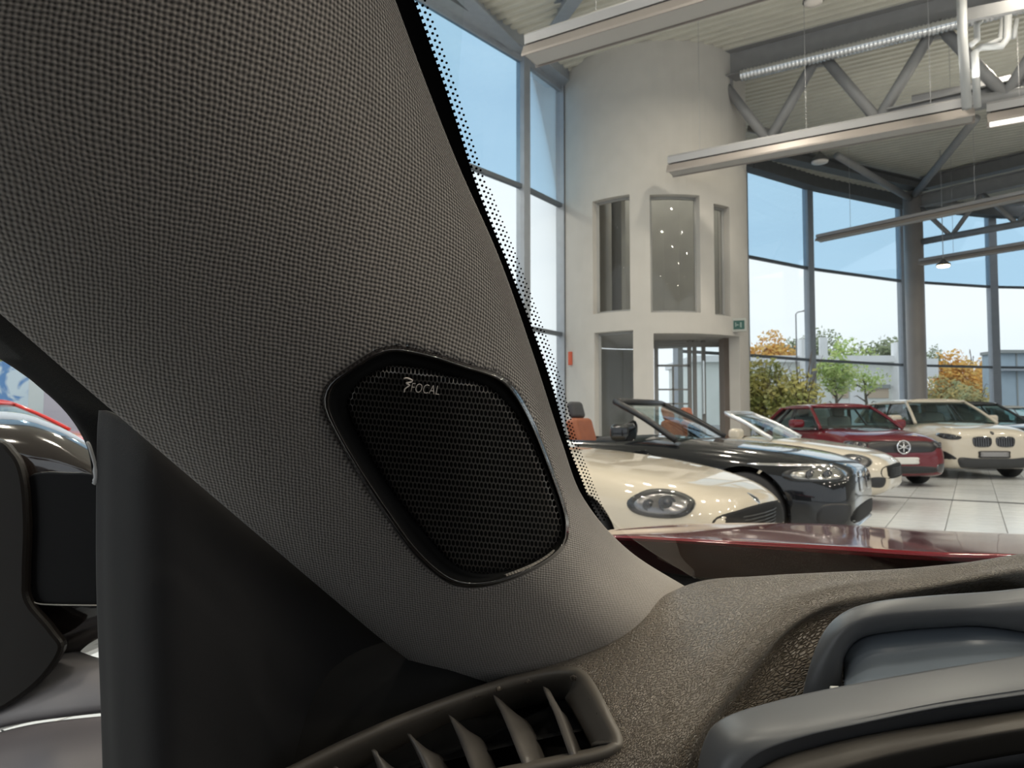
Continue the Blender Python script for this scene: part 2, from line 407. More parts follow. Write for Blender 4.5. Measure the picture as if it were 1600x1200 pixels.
# ------------------------------------------------------------------ column, trusses, beams
colp = wallpt(1434, 25.0)
co = MB().lathe((colp.x, colp.y, 0), (0, 0, 1), [(0, .30), (8.9, .30), (8.9, .0)], 32).build('column', noisy(mat('column_paint', (.34, .32, .31), .4), 3, .04), smooth=True); co['kind'] = 'structure'
def ibeam(m, a, b, w, h, th=.03):
    up = Vector((0, 0, 1)); m.bar(a+up*(h/2), b+up*(h/2), w, th); m.bar(a-up*(h/2), b-up*(h/2), w, th); m.bar(a, b, th, h); return m
D2 = Vector((.6, -.8, 0))
def truss(start, d, zt, zb, L, step, first, label, r=.09, chord=.34, ch=.42):
    t = empty('roof_truss', start, label=label, cat='truss', group=None)
    a = Vector((0, 0, zt-start.z)); b = d*L
    ibeam(MB(), a, a+b, chord, ch).build('top_chord', steel, t)
    c = Vector((0, 0, zb-start.z)); MB().tube([c, c+b], .11, 14).build('bottom_chord', steel, t, True)
    s = first; up = False
    while s < L:
        e = s+step
        p, q = (a+d*s-Vector((0, 0, .2)), c+d*e) if not up else (c+d*s, a+d*e-Vector((0, 0, .2)))
        MB().tube([p, q], r, 10).build('diagonal', steel, t, True); s = e; up = not up
    return t
T1 = W(1130, 92, 16.75); T1.z = 0
T1p = Vector((4.80, 16.75, 0))
tr1 = truss(T1p, DA, 9.26, 7.32, 13, 1.10, 0.0, 'large grey roof truss with a silver duct, ending at the white tower', .115, .40, .58)
for s in (.05, 2.2, 4.4): MB().box(DA*s+Vector((0, 0, 8.90)), DA*.28, DB*.03, Vector((0, 0, .16))).build('gusset', steel, tr1)
# corrugated duct along it
dp = MB(); pts = []; rr = []
for k in range(420): pts.append(T1p + DA*(.55+k*.02) + Vector((-.10, -.22, 8.86))); rr.append(.125+.012*math.cos(k*1.571))
dp.tube(pts, rr, 14); do = dp.build('ventilation_duct', duct_m, smooth=True); setp(do, 'silver corrugated ventilation duct running below the upper truss beam', 'duct')
tr2 = truss(Vector((colp.x, colp.y, 0)), D2, 8.55, 7.15, 9, .95, 0.25, 'distant grey roof truss meeting the top of the round column', .075, .26)
# braces at the column head and roof beams
def beam(name, a, b, w, h, label, mt=steel, cat='beam', tube=False):
    c = Vector(a); m = MB()
    if tube: m.tube([Vector(a)-c, Vector(b)-c], w/2, 12)
    else: ibeam(m, Vector(a)-c, Vector(b)-c, w, h)
    o = m.build(name, mt, None, tube); o.location = c
    return setp(o, label, cat)
ch = Vector((colp.x, colp.y, 8.75))
beam('roof_brace', ch, W(1525, 185, 18.8), .22, .22, 'grey tubular brace rising from the column top towards the roof', tube=True, cat='brace')
beam('roof_brace', ch+Vector((0, 0, -.1)), W(1308, 243, 21.5), .22, .22, 'grey tubular brace running from the column top back towards the tower', tube=True, cat='brace')
beam('roof_brace', ch+Vector((0, 0, -.25)), W(1640, 318, 27.0), .16, .16, 'thin grey brace crossing behind the distant truss from the column', tube=True, cat='brace')
beam('roof_beam', W(1205, 238, 22.5), W(1442, 292, 25.4), .4, .3, 'dark steel roof beam slanting along the top of the rear glazing', dark_steel)
beam('roof_beam', W(1440, 288, 25.6), W(1700, 225, 22.0), .35, .4, 'grey steel roof beam above the distant truss')
beam('roof_beam', W(868, 30, 15.5), W(930, -60, 12.5)+DB*0, .28, .34, 'pale grey roof purlin above the nearest hanging lamp', alu)
beam('roof_beam', W(700, -40, 13.9), W(806, 66, 16.3), .3, .3, 'grey eaves beam over the tall left glazing', alu)
beam('tie_rod', W(1172, 200, 17.8), W(1226, 214, 17.0), .20, .20, 'short pale tube between the tower and the big truss', tube=True, cat='brace')
beam('girder', W(1385, 186, 15.2), W(1720, 112, 13.6), .26, .34, 'heavy grey girder continuing right from the big truss')
# ------------------------------------------------------------------ linear pendant lamps
def linlamp(a, d, L, label, w=.26, lit=False, hs=1.0):
    t = empty('linear_lamp', a, label=label, cat='lamp', group='hanging linear lamps under the roof')
    x = Vector((-d.y, d.x, 0)).normalized(); up = Vector((0, 0, 1))
    pr = [(-w*.28, .07), (-w*.30, .20), (-w*.18, .25), (w*.18, .25), (w*.30, .20), (w*.28, .07)]
    v = [d*s + x*p + up*q*hs for s in (0, L) for p, q in pr]; n = len(pr)
    MB().add(v, [(k, (k+1) % n, n+(k+1) % n, n+k) for k in range(n)] + [tuple(range(n))[::-1], tuple(range(n, 2*n))]).build('housing', lamp_h, t)
    pr = [(-w*.34, .03), (w*.34, .03), (w/2, -.11), (w/2, -.145), (w*.46, -.145), (w*.44, -.10), (-w*.44, -.10), (-w*.46, -.145), (-w/2, -.145), (-w/2, -.11)]
    v = [d*s + x*p + up*q*hs for s in (0, L) for p, q in pr]; n = len(pr)
    MB().add(v, [(k, (k+1) % n, n+(k+1) % n, n+k) for k in range(n)] + [tuple(range(n))[::-1], tuple(range(n, 2*n))]).build('reflector', lamp_t, t)
    MB().box(d*(L/2)+up*.05*hs, d*(L/2-.05), x*(w*.18), up*.022*hs).build('spacer', rubber, t)
    MB().box(d*(L/2)-up*.118*hs, d*(L/2-.04), x*(w*.40), up*.012).build('diffuser', lamp_on if lit else lamp_d, t)
    for s in (.12*L, .5*L, .88*L):
        MB().tube([d*s+up*.24*hs, d*s+up*(CEIL-a.z-.03)], .005, 6).build('cable', lamp_h, t)
    return t
def on_z(px, py, z): return at_z(px, py, z)
linlamp(on_z(826, 82, 6.45), DA, 9.0, 'widest hanging linear lamp, crossing in front of the top of the tower', .42)
linlamp(on_z(1046, 263, 6.45), DA, 5.5, 'long hanging linear lamp ending in mid-air in front of the tower windows', .40)
linlamp(on_z(1277, 374, 6.45), D2, 8.5, 'hanging linear lamp crossing the column below the roof', .28, hs=.55)
linlamp(on_z(1437, 411, 6.2), D2, 8.5, 'lowest hanging linear lamp, starting at the column', .28, hs=.55)
linlamp(W(1425, 168, 16.0), DA, 6, 'lit linear lamp glimpsed behind the white pipes', .30, True)
linlamp(W(1542, 184, 13.0), DA, 4, 'short bright lit linear lamp right of the white pipes', .34, True)
# high-bay and round pendant lamps
def pendant(px, py, z, r, label, on, drop=None):
    p = on_z(px, py, z); t = empty('pendant_lamp', p, label=label, cat='lamp')
    MB().lathe((0, 0, 0), (0, 0, 1), [(0, r), (.05, r*.98), (r*.6, r*.5), (r*.9, r*.25), (r*1.1, .02)], 24).build('shade', mat('dark_shade', (.10, .10, .10), .4), t, True)
    MB().lathe((0, 0, 0), (0, 0, 1), [(.02, .001), (.0, r*.9), (-.04, r*.85), (-.06, r*.4), (-.065, .001)], 24).build('bulb', (mat('warm_bulb', (1, .9, .7), .5, emit=(1, .78, .45), es=9) if on else mat('pale_bulb', (.75, .7, .66), .4)), t, True)
    MB().tube([(0, 0, r), (0, 0, CEIL-z)], .012, 6).build('cable', lamp_h, t)
pendant(1474, 415, 5.9, .20, 'round warm-lit pendant lamp right of the column', True)
pendant(1281, 252, 8.5, .26, 'unlit high-bay lamp with a dark shade near the rear glazing', False)
pendant(1271, 2, 9.3, .2, 'unlit round lamp close under the corrugated ceiling', False)
# pipes
wp = mat('white_pipe', (.40, .41, .42), .5)
pp = empty('pipe_run', W(1505, 170, 12.3), label='group of white vertical pipes with bends above the hanging lamp', cat='pipe')
def pipe(pts, r):
    o = MB().tube([W(*p)-pp.location for p in pts], r, 10).build('pipe', wp, pp, True)
pipe([(1502, -20, 12.3), (1504, 60, 12.3), (1511, 170, 12.3)], .075)
pipe([(1527, 168, 12.5), (1523, 82, 12.5), (1532, 74, 12.5), (1565, 72, 12.5), (1574, 60, 12.5), (1576, -20, 12.5)], .06)
pipe([(1517, 70, 12.4), (1527, 62, 12.4), (1526, 40, 12.4), (1532, 32, 12.4)], .05)
pipe([(1568, 30, 12.6), (1563, 62, 12.6), (1530, 76, 12.6)], .05); pipe([(1589, 30, 12.7), (1584, 60, 12.7)], .035)
MB().bar(W(1512, 24, 12.35)-pp.location, W(1660, -6, 11.4)-pp.location, .1, .2).build('bracket', steel, pp)
# ------------------------------------------------------------------ outside
asph = noisy(mat('asphalt', (.22, .22, .22), .9), 1, .1)
g = MB().abox(-120, 150, -40, 190, -.5, -.22).build('ground', asph); g['kind'] = 'structure'
def leaf_mat(name, c1, c2):
    m = mat(name, c1, .7); t = m.node_tree; b = t.nodes['Principled BSDF']
    nz = N(t, 'ShaderNodeTexNoise'); nz.inputs['Scale'].default_value = 1.7; nz.inputs['Detail'].default_value = 4; tc = N(t, 'ShaderNodeTexCoord'); t.links.new(tc.outputs['Object'], nz.inputs['Vector'])
    r = N(t, 'ShaderNodeValToRGB'); r.color_ramp.elements[0].position = .38; r.color_ramp.elements[1].position = .6
    r.color_ramp.elements[0].color = (*c1, 1); r.color_ramp.elements[1].color = (*c2, 1); t.links.new(nz.outputs[0], r.inputs[0]); t.links.new(r.outputs[0], b.inputs['Base Color'])
    b.inputs['Transmission Weight'].default_value = 0
    return m
L_or = leaf_mat('orange_leaves', (.75, .36, .05), (.72, .50, .14)); L_gr = leaf_mat('green_leaves', (.17, .22, .10), (.30, .34, .18))
L_lg = leaf_mat('bright_leaves', (.36, .52, .12), (.55, .62, .22)); L_ol = leaf_mat('olive_leaves', (.36, .42, .16), (.62, .58, .22)); bark = noisy(mat('bark', (.16, .13, .10), .9), 12, .2)
L_mix = leaf_mat('autumn_mix', (.55, .40, .12), (.38, .40, .20))
def crown(center, rad, n, ls, mt, parent, seed=0, name='foliage', core=True):
    rnd = random.Random(seed); m = MB(); cl = []
    for k in range(14):
        while True:
            p = Vector((rnd.uniform(-1, 1), rnd.uniform(-1, 1), rnd.uniform(-1, 1)))
            if p.length < 1: break
        cl.append((Vector((p.x*rad[0]*.68, p.y*rad[1]*.68, p.z*rad[2]*.62)), rnd.uniform(.36, .55)))
    for k in range(n):
        c, s = rnd.choice(cl); d = Vector((rnd.gauss(0, 1), rnd.gauss(0, 1), rnd.gauss(0, 1))).normalized()*rnd.uniform(.55, 1)*s
        p = Vector(center) + c + Vector((d.x*rad[0], d.y*rad[1], d.z*rad[2]))
        x = Vector((rnd.gauss(0, 1), rnd.gauss(0, 1), rnd.gauss(0, 1))).normalized()*ls*rnd.uniform(.6, 1.2); y = x.orthogonal().normalized()*ls*.5
        m.add([p-x, p+y, p+x, p-y], [(0, 1, 2, 3)])
    return setp(m.build(name, mt, parent), kind='stuff')
def tree(x, y, h, rad, mt, label, n=1500, ls=.16, trunk=.12, seed=0, cb=.5, group=None, name='tree', cat='tree', z0=-.22):
    t = empty(name, (x, y, z0), label=label, cat=cat, group=group)
    m = MB(); rnd = random.Random(seed+50); m.tube([(0, 0, 0), (.1, 0, h*.4), (0, .1, h*.8)], [trunk, trunk*.8, trunk*.3], 8)
    for k in range(7):
        z = h*(.3+.07*k); a = rnd.uniform(0, 6.28); m.tube([(.05, 0, z), (math.cos(a)*rad[0]*.35, math.sin(a)*rad[1]*.35, z+rad[2]*.35), (math.cos(a)*rad[0]*.5, math.sin(a)*rad[1]*.5, min(z+rad[2]*.3, h*.85))], [trunk*.4, trunk*.25, trunk*.08], 5)
    m.build('trunk', bark, t, True)
    crown((0, 0, h-rad[2]*.95), rad, n, ls, mt, t, seed)
    return t
def gx(px, y): return (px-800)/FPX*y
def hz(py, y): return CAMH+.22+(655-py)/FPX*y
tree(gx(1182, 70), 70, hz(518, 70), (3.51, 3.00, 3.75), L_or, 'orange autumn tree just right of the tower', 3600, .26, seed=1)
tree(gx(1212, 80), 80, hz(516, 80), (3.55, 3.00, 4.11), L_or, 'orange autumn tree left of the street lamp', 3600, .26, seed=2)
tree(gx(1238, 90), 90, hz(510, 90), (4.86, 3.00, 4.78), L_gr, 'grey-green tree behind the street lamp', 3600, .28, seed=3)
tree(gx(1283, 100), 100, hz(512, 100), (5.27, 3.00, 5.18), L_gr, 'dark green tree behind the second window post', 3600, .28, seed=4)
tree(gx(1326, 60), 60, hz(518, 60), (2.70, 2.00, 3.25), L_lg, 'bright green tree top behind the white hall', 1800, .20, seed=5)
tree(gx(1382, 74), 74, hz(521, 74), (3.94, 3.00, 3.41), L_gr, 'dark green tree left of the third window post', 3600, .26, seed=6)
tree(gx(1408, 84), 84, hz(524, 84), (3.49, 3.00, 3.50), L_gr, 'dark green tree right behind the third window post', 2000, .22, seed=16)
tree(gx(1305, 40), 40, hz(550, 40), (1.3, 1.2, 1.3), L_lg, 'loose bright green tree in front of the white hall', 1300, .13, seed=7)
tree(gx(1352, 41), 41, hz(566, 41), (1.2, 1.2, 1.0), L_lg, 'small bright green tree right of the blank hall door', 500, .12, seed=17)
tree(gx(1463, 97), 97, hz(537, 97), (2.16, 2.00, 2.75), L_gr, 'low green tree beside the round column', 1200, .2, seed=18)
tree(gx(1490, 56), 56, hz(540, 56), (2.56, 2.00, 3.25), L_or, 'orange autumn tree right of the column', 3600, .20, seed=8)
tree(gx(1520, 64), 64, hz(532, 64), (3.48, 2.00, 4.21), L_or, 'large orange autumn tree left of the last window post', 4200, .20, seed=9)
tree(gx(1545, 72), 72, hz(536, 72), (2.64, 2.00, 4.27), L_or, 'orange autumn tree behind the last window post', 3200, .20, seed=10)
for k, (px, s) in enumerate(((1470, 11), (1500, 12), (1532, 13))):
    yy = 43-3*k; t = tree(gx(px, yy), yy, hz(585, yy), (1.4, 1.2, 1.6), L_mix, ['tall yellow-green shrub right of the column base', 'tall yellow-green shrub in the middle below the orange trees', 'tall yellow-green shrub beside the last window post'][k], 1500, .12, .05, seed=s, name='shrub', cat='shrub')
# indoor shrubs in pots behind the red car
potm = noisy(mat('pot', (.16, .15, .15), .6), 8, .1)
def potted(px, d, h, rad, label, seed, mt=L_ol, n=900):
    t = empty('potted_shrub', (gx(px, d), d, 0), label=label, cat='plant')
    MB().lathe((0, 0, 0), (0, 0, 1), [(0, .01), (0, .28), (.55, .36), (.6, .36), (.6, .31), (.5, .30), (.5, .01)], 24).build('pot', potm, t, True)
    m = MB(); rnd = random.Random(seed)
    for k in range(26):
        a = rnd.uniform(0, 6.28); r = rnd.uniform(.3, 1); e = Vector((math.cos(a)*rad[0]*r, math.sin(a)*rad[1]*r, h*rnd.uniform(.55, 1)))
        m.tube([(0, 0, .5), (e.x*.3, e.y*.3, .5+(e.z-.5)*.55), e], [.02, .012, .005], 5)
    m.build('branches', bark, t, True)
    crown((0, 0, h*.62), (rad[0], rad[1], h*.42), n, .10, mt, t, seed)
potted(1188, 21.3, 3.1, (1.0, .5), 'tall leafy potted shrub beside the tower entrance', 21, n=1500)
potted(1226, 20.2, 2.5, (.8, .5), 'bushy olive potted shrub between the tower and the window post', 22, n=1100)
potted(1254, 19.0, 2.9, (.55, .4), 'thin branchy potted shrub in front of the second window post', 23, n=380)
# street lamp
sl = empty('street_lamp', (gx(1246, 45), 45, -.22), label='tall grey street lamp outside the rear glazing', cat='street lamp')
zt = hz(490, 45)
MB().tube([(0, 0, 0), (0, 0, zt), (.12, 0, zt+.12), (.55, 0, zt+.2)], [.06, .04, .035, .03], 8).build('pole', steel, sl, True)
MB().box((.75, 0, zt+.2), Vector((.3, 0, 0)), Vector((0, .1, 0)), Vector((0, 0, .04))).build('lantern', steel, sl)
# white hall
hall_m = noisy(mat('hall_white', (.86, .88, .84), .8), 1, .04); hd = noisy(mat('hall_pale', (.92, .92, .92), .7), 2, .02); tan = mat('tan_shutter', (.62, .50, .38), .8); hdark = mat('hall_dark', (.34, .36, .36), .7)
Yh = 50
ha = empty('hall_building', (gx(1300, Yh), Yh, -.22), label='low white hall with pale pillars and shuttered windows outside', cat='building')
def hb(name, px0, px1, py0, py1, dy0, dy1, mt, y=Yh, par=None):
    par = par or ha; L = par.location
    x0, x1 = gx(px0, y)-L.x, gx(px1, y)-L.x; z0, z1 = hz(py1, y), hz(py0, y)
    return MB().abox(x0, x1, dy0, dy1, z0, z1).build(name, mt, par)
hb('wall', 1085, 1432, 566, 664, 0, 8, hall_m); hb('roof', 1080, 1436, 556, 566, -.4, 8.4, hd)
hb('pillar', 1247, 1268, 531, 664, -.8, .0, hd); hb('pillar', 1394, 1405, 536, 664, -.8, 0, hd); hb('pillar', 1420, 1431, 538, 664, -.8, 0, hd); hb('door', 1327, 1348, 588, 664, -.12, 0, hd)
hb('sign_board', 1278, 1290, 528, 566, -.5, -.3, hd)
for x0, x1 in ((1301, 1325), (1356, 1388)):
    hb('window', x0, x1, 602, 622, -.08, 0, tan); hb('awning', x0-2, x1+2, 601, 607, -.2, -.08, hdark)
hb('wall', 1170, 1240, 590, 664, -.1, 0, hd); hb('annex', 1448, 1468, 560, 590, 0, 4, hd)
bl = noisy(mat('blue_cladding', (.42, .52, .60), .6), 2, .05)
hc = empty('clad_building', (gx(1600, 44), 44, -.22), label='blue-grey clad building beyond the last window', cat='building')
hb('wall', 1563, 1800, 552, 640, 0, 1.6, bl, 44, hc); hb('roof', 1560, 1804, 547, 552, -.3, 1.6, hdark, 44, hc); hb('seam', 1589, 1591, 552, 640, -.05, 0, hdark, 44, hc); hb('canopy', 1563, 1800, 577, 580, -.5, 0, alu, 44, hc)
# ------------------------------------------------------------------ cars
def paint(name, col, flake=0.0, metal=0.0, rough=.32):
    return mat(name, col, rough, metal, coat=1.0, spec=.12)
P_cream = paint('cream_paint', (.56, .49, .385)); P_cream2 = paint('pearl_paint', (.53, .475, .39)); P_black = paint('black_paint', (.008, .009, .011), rough=.2)
P_red = paint('red_paint', (.115, .006, .012)); P_white = paint('white_paint', (.50, .455, .38)); P_white2 = paint('cool_white_paint', (.7, .72, .72)); P_grey = paint('grey_paint', (.05, .055, .06)); P_silver = paint('silver_paint', (.45, .47, .49), metal=.5)
grille_m = mat('grille_black', (.008, .008, .009), .6, spec=.15)
trim_blk = mat('trim_black', (.014, .014, .016), .35); cabin_dark = mat('cabin_dark', (.03, .03, .032), .8); tyre_m = mat('tyre', (.018, .018, .02), .8); rim_m = mat('rim_silver', (.55, .57, .6), .25, .8)
lamp_in = mat('reflector', (.26, .25, .25), .22, .9); lens_m = glass('lamp_lens', (.86, .87, .88), .03, gain=.35); lens_dark = mat('lens_dark', (.03, .03, .035), .08, coat=1)
plate_m = mat('plate_pale', (.62, .62, .6), .5); tan_l = noisy(mat('tan_leather', (.32, .10, .045), .5), 10, .08); seat_blk = mat('seat_dark', (.05, .05, .055), .6); seat_teal = mat('seat_grey', (.30, .33, .33), .6)
def dg(): return bpy.context.evaluated_depsgraph_get()
def booldiff(o, cutters):
    for c in cutters:
        m = o.modifiers.new('cut', 'BOOLEAN'); m.operation = 'DIFFERENCE'; m.object = c; m.solver = 'EXACT'; m.material_mode = 'TRANSFER'
    bpy.context.view_layer.update()
    e = o.evaluated_get(dg()); me = bpy.data.meshes.new_from_object(e, depsgraph=dg()); o.modifiers.clear(); o.data = me
    for c in cutters: bpy.data.objects.remove(c)
def car_seat(root, x, y, z, m, head, w=.5, hh=.62):
    s = MB()
    s.box((x, y, z+.09), Vector((.24, 0, 0)), Vector((0, w/2, 0)), Vector((0, 0, .08)))
    b = Vector((x-.27, y, z+.15)); d = Vector((-.28, 0, 1)).normalized()
    s.box(b+d*hh*.5, Vector((.07, 0, .02)), Vector((0, w/2*.92, 0)), d*hh*.5)
    so = s.build('seat', m, root, True, bevel=.06, seg=4)
    h = MB().box(b+d*(hh+.10), Vector((.05, 0, .01)), Vector((0, .13, 0)), d*.10).build('headrest', head, so, True, bevel=.045, seg=4)
def make_car(name, loc, heading, st, mt, label, spec):
    """st: stations nose to tail (s, half width, centre height, shoulder height, bottom).  x forward, nose at x=0."""
    L = st[-1][0]
    root = empty(name, (loc[0], loc[1], 0), math.radians(heading), label, 'car', None)
    K = L/2   # the empty sits under the car's middle; nose at x=K
    hx, hy = math.cos(math.radians(heading)), math.sin(math.radians(heading)); root.location = (loc[0]-hx*K, loc[1]-hy*K, 0)
    rows = []
    for s, hw, zc, zsd, zb in st:
        mid = zb+(zsd-zb)*.52
        rows.append([(K-s, hw*a, z) for a, z in ((0, zc), (.34, zc-.004), (.64, zc*.55+zsd*.45+.012), (.86, zsd), (.965, zsd-.09*(zsd-zb)/.5), (1.0, mid), (.985, zb+.10), (.93, zb), (.5, zb-.0), (0, zb))])
    n = len(rows[0]); v = []; f = []
    for r in rows:
        v += [Vector(p) for p in r] + [Vector((p[0], -p[1], p[2])) for p in r[1:-1][::-1]]
    m = 2*n-2
    for i in range(len(rows)-1):
        for k in range(m): f.append((i*m+k, (i+1)*m+k, (i+1)*m+(k+1) % m, i*m+(k+1) % m))
    f.append(tuple(range(m))); f.append(tuple(range((len(rows)-1)*m, len(rows)*m))[::-1])
    body = mesh_obj('body', v, f, mt, root, True)
    ss = body.modifiers.new('s', 'SUBSURF'); ss.levels = ss.render_levels = 3
    wx = [K-spec['axle'], K-spec['axle']-spec['wb']]; wr = spec.get('wr', .33); hw = max(s[1] for s in st); cut = []
    for x in wx:
        for sg in (-1, 1):
            c = MB().lathe((x, sg*(hw-.24), wr), (0, sg, 0), [(0, .001), (0, wr+.055), (.5, wr+.055), (.5, .001)], 40).build('c', trim_blk, root); cut.append(c)
    if spec.get('cav'):
        x0, x1, yw, zf = spec['cav']; c = MB().abox(K-x1, K-x0, -yw, yw, zf, 2).build('c', cabin_dark, root); cut.append(c)
    booldiff(body, cut)
    bpy.context.view_layer.update()
    bvh = BVHTree.FromObject(body, dg())
    for x in wx:
        for sg in (-1, 1):
            y = sg*(hw-.035); w = MB(); w.lathe((x, y-sg*.20, wr), (0, sg, 0), [(0, wr*.6), (0, wr*.93), (.03, wr), (.17, wr), (.20, wr*.93), (.20, wr*.72), (.17, wr*.70)], 36)
            wo_ = w.build('wheel', tyre_m, root, True)
            r = MB(); r.lathe((x, y-sg*.19, wr), (0, sg, 0), [(.0, .02), (.0, wr*.70), (.19, wr*.72), (.18, wr*.66), (.05, wr*.62)], 36); r.lathe((x, y-sg*.05, wr), (0, sg, 0), [(0, .06), (.05, .05), (.05, .001)], 14)
            for k in range(10):
                a = 2*PI*k/10 + (.12 if k % 2 else -.12); dd = Vector((math.cos(a), 0, math.sin(a))); r.bar(Vector((x, y-sg*.025, wr))+dd*.04, Vector((x, y-sg*.015, wr))+dd*wr*.70, .028, .02, up=Vector((0, 1, 0)))
            r.build('rim', spec.get('rim', rim_m), wo_)
    def proj(p, dr):
        h = bvh.ray_cast(p, dr, 6)
        return (h[0], h[1]) if h[0] is not None else (None, None)
    def patch(nm, org, az, outline, m_, off=.006, par=None, el=0, rings=5, mirror=False, dep=.03, dome=0):
        """lays a shaped panel on the body: outline in (right, up) about org, looked at from azimuth az"""
        out = []
        for sg in ((1, -1) if mirror else (1,)):
            a = math.radians(az)*sg; dr = -Vector((math.cos(a)*math.cos(el), math.sin(a)*math.cos(el), math.sin(el))); rt = Vector((-math.sin(a), math.cos(a), 0))*sg; up = rt.cross(dr)*(-1 if sg > 0 else 1)
            if up.z < 0: up = -up
            o_ = Vector((org[0], org[1]*sg, org[2]))
            ol = spline([Vector((p[0], p[1], 0)) for p in outline], 4, True); c2 = sum(ol, Vector())/len(ol); v = []; f = []; nn = len(ol)
            for r in range(rings+1):
                for p in ol:
                    q = c2 + (p-c2)*(r/rings) if r else c2
                    src = o_ + rt*q.x + up*q.y - dr*2.5; hit, nr = proj(src, dr)
                    if hit is None: hit = o_ + rt*q.x + up*q.y; nr = -dr
                    v.append(hit - dr*(off + dome*(1-(r/rings)**2)))
            for p in ol:
                src = o_ + rt*p.x + up*p.y - dr*2.5; hit, nr = proj(src, dr); v.append((hit if hit is not None else o_+rt*p.x+up*p.y) + dr*dep)
            for r in range(rings+1):
                for k in range(nn): f.append((r*nn+k, r*nn+(k+1) % nn, (r+1)*nn+(k+1) % nn, (r+1)*nn+k))
            out.append(mesh_obj(nm, v, f, m_, par or root, True))
        return out
    ctx = dict(root=root, K=K, patch=patch, proj=proj, hw=hw, mt=mt)
    return ctx
def windscreen(ctx, s0, z0, w0, s1, z1, w1, gl=car_glass, fr=None, bow=.10, hdr=None):
    K = ctx['K']; root = ctx['root']; fr = fr or trim_blk; rows = []
    for t in (0, .5, 1):
        x = K-(s0+(s1-s0)*t); z = z0+(z1-z0)*t+.02*math.sin(PI*t); w = w0+(w1-w0)*t
        rows.append([Vector((x+bow*(1-a*a)*.8, w*a, z+.0)) for a in (-1, -.5, 0, .5, 1)])
    o = surf('windscreen', rows, gl, root, 3, 4)
    for a in (0, -1):
        MB().tube(spline([r[a] for r in rows], 4), .032, 8).build('windscreen_pillar', fr, root, True)
    MB().tube(spline(rows[-1], 4), .034, 8).build('windscreen_header', hdr or fr, root, True)
    return rows
def mirrors(ctx, s, z, y, m_, sz=1.0):
    K = ctx['K']
    for sg in (-1, 1):
        MB().box((K-s, sg*(y+.13*sz), z+.03), Vector((.07*sz, -sg*.02, 0)), Vector((0, .11*sz, 0)), Vector((0, 0, .07*sz))).build('door_mirror', m_, ctx['root'], True, bevel=.05, seg=4)
def headlight(ctx, org, az, ol, discs, mirror=True, dark=None):
    ctx['patch']('headlight', org, az, ol, trim_blk, .003, mirror=mirror)
    ctx['patch']('reflector', org, az, [(x*.80, y*.70) for x, y in ol], dark or lamp_in, .006, mirror=mirror)
    K = ctx['K']
    for sg in ((1, -1) if mirror else (1,)):
        a = math.radians(az)*sg; dr = Vector((-math.cos(a), -math.sin(a), 0)); rt = Vector((-math.sin(a), math.cos(a), 0))*sg
        for x, z, r in discs:
            p = Vector((org[0], org[1]*sg, org[2])) + rt*x + Vector((0, 0, z)); h, n_ = ctx['proj'](p-dr*2.5, dr)
            if h is None: continue
            c = h - dr*.004; MB().lathe(c, -dr, [(0, r*1.25), (.012, r*1.2), (.012, r), (.004, r*.9), (.02, r*.5), (.024, .001)], 20).build('projector', lens_dark, ctx['root'], True)
    ctx['patch']('headlight_glass', org, az, ol, lens_m, .014, mirror=mirror, dome=.012)
road = [(0, .50, .56, .50, .30), (.06, .62, .62, .56, .22), (.22, .74, .70, .645, .17), (.5, .82, .765, .72, .15), (.9, .86, .82, .79, .15), (1.3, .865, .87, .82, .15), (1.7, .865, .90, .85, .15), (2.4, .865, .90, .86, .15), (3.0, .87, .90, .875, .15), (3.5, .86, .90, .87, .17), (3.9, .80, .86, .81, .22), (4.05, .70, .78, .72, .32)]
def roadster(loc, hd, m, label, seat_m=cabin_dark, far=0.0):
    c = make_car('car', loc, hd, road, m, label, dict(axle=.80+far*.3, wb=2.31, wr=.31, cav=(1.75+far, 3.05+far*.5, .66, .35)))
    K = c['K']; P = c['patch']
    headlight(c, (K-.46, .64, .60), 40, [(-.20, .03), (-.10, .085), (.05, .085), (.17, .02), (.15, -.05), (.02, -.075), (-.12, -.055)], [(-.03, .01, .045), (.07, 0, .03)])
    P('grille', (K, 0, .475), 0, [(-.56, .06), (-.3, .085), (0, .09), (.3, .085), (.56, .06), (.62, -.03), (.52, -.075), (0, -.09), (-.52, -.075), (-.62, -.03)], grille_m, .004, rings=6)
    P('fog_recess', (K-.2, .60, .36), 30, [(-.09, .05), (.09, .05), (.10, -.05), (-.06, -.06)], trim_blk, .004, mirror=True)
    P('badge', (K, 0, .60), 0, [(-.035, 0), (0, .035), (.035, 0), (0, -.035)], chrome, .006)
    for k in range(5): MB().tube([(K-.03+.05*(1-abs(a)**2), a*.4, .425+k*.022) for a in (-1, -.5, 0, .5, 1)], .004, 6).build('grille_bar', trim_blk, c['root'])
    windscreen(c, 1.36+far, .86, .70, 2.02+far, 1.20, .55, fr=mat('silver_trim', (.62, .64, .66), .25, .7))
    mirrors(c, 1.75+far, .90, .80, m)
    for y in (-.36, .36): car_seat(c['root'], K-2.5-far*.6, y, .36, seat_m, seat_m)
    MB().box((K-1.75, 0, .80), Vector((.16, 0, 0)), Vector((0, .64, 0)), Vector((0, 0, .07))).build('dashboard', cabin_dark, c['root'], True, bevel=.04)
    return c
def nose(px, d): return ((px-800)/FPX*d, d)
# 1 cream roadster nearest
c1 = roadster(nose(1188, 4.84), -38, P_cream, 'cream roadster nearest to the red bonnet, showing its oval headlight', far=.55)
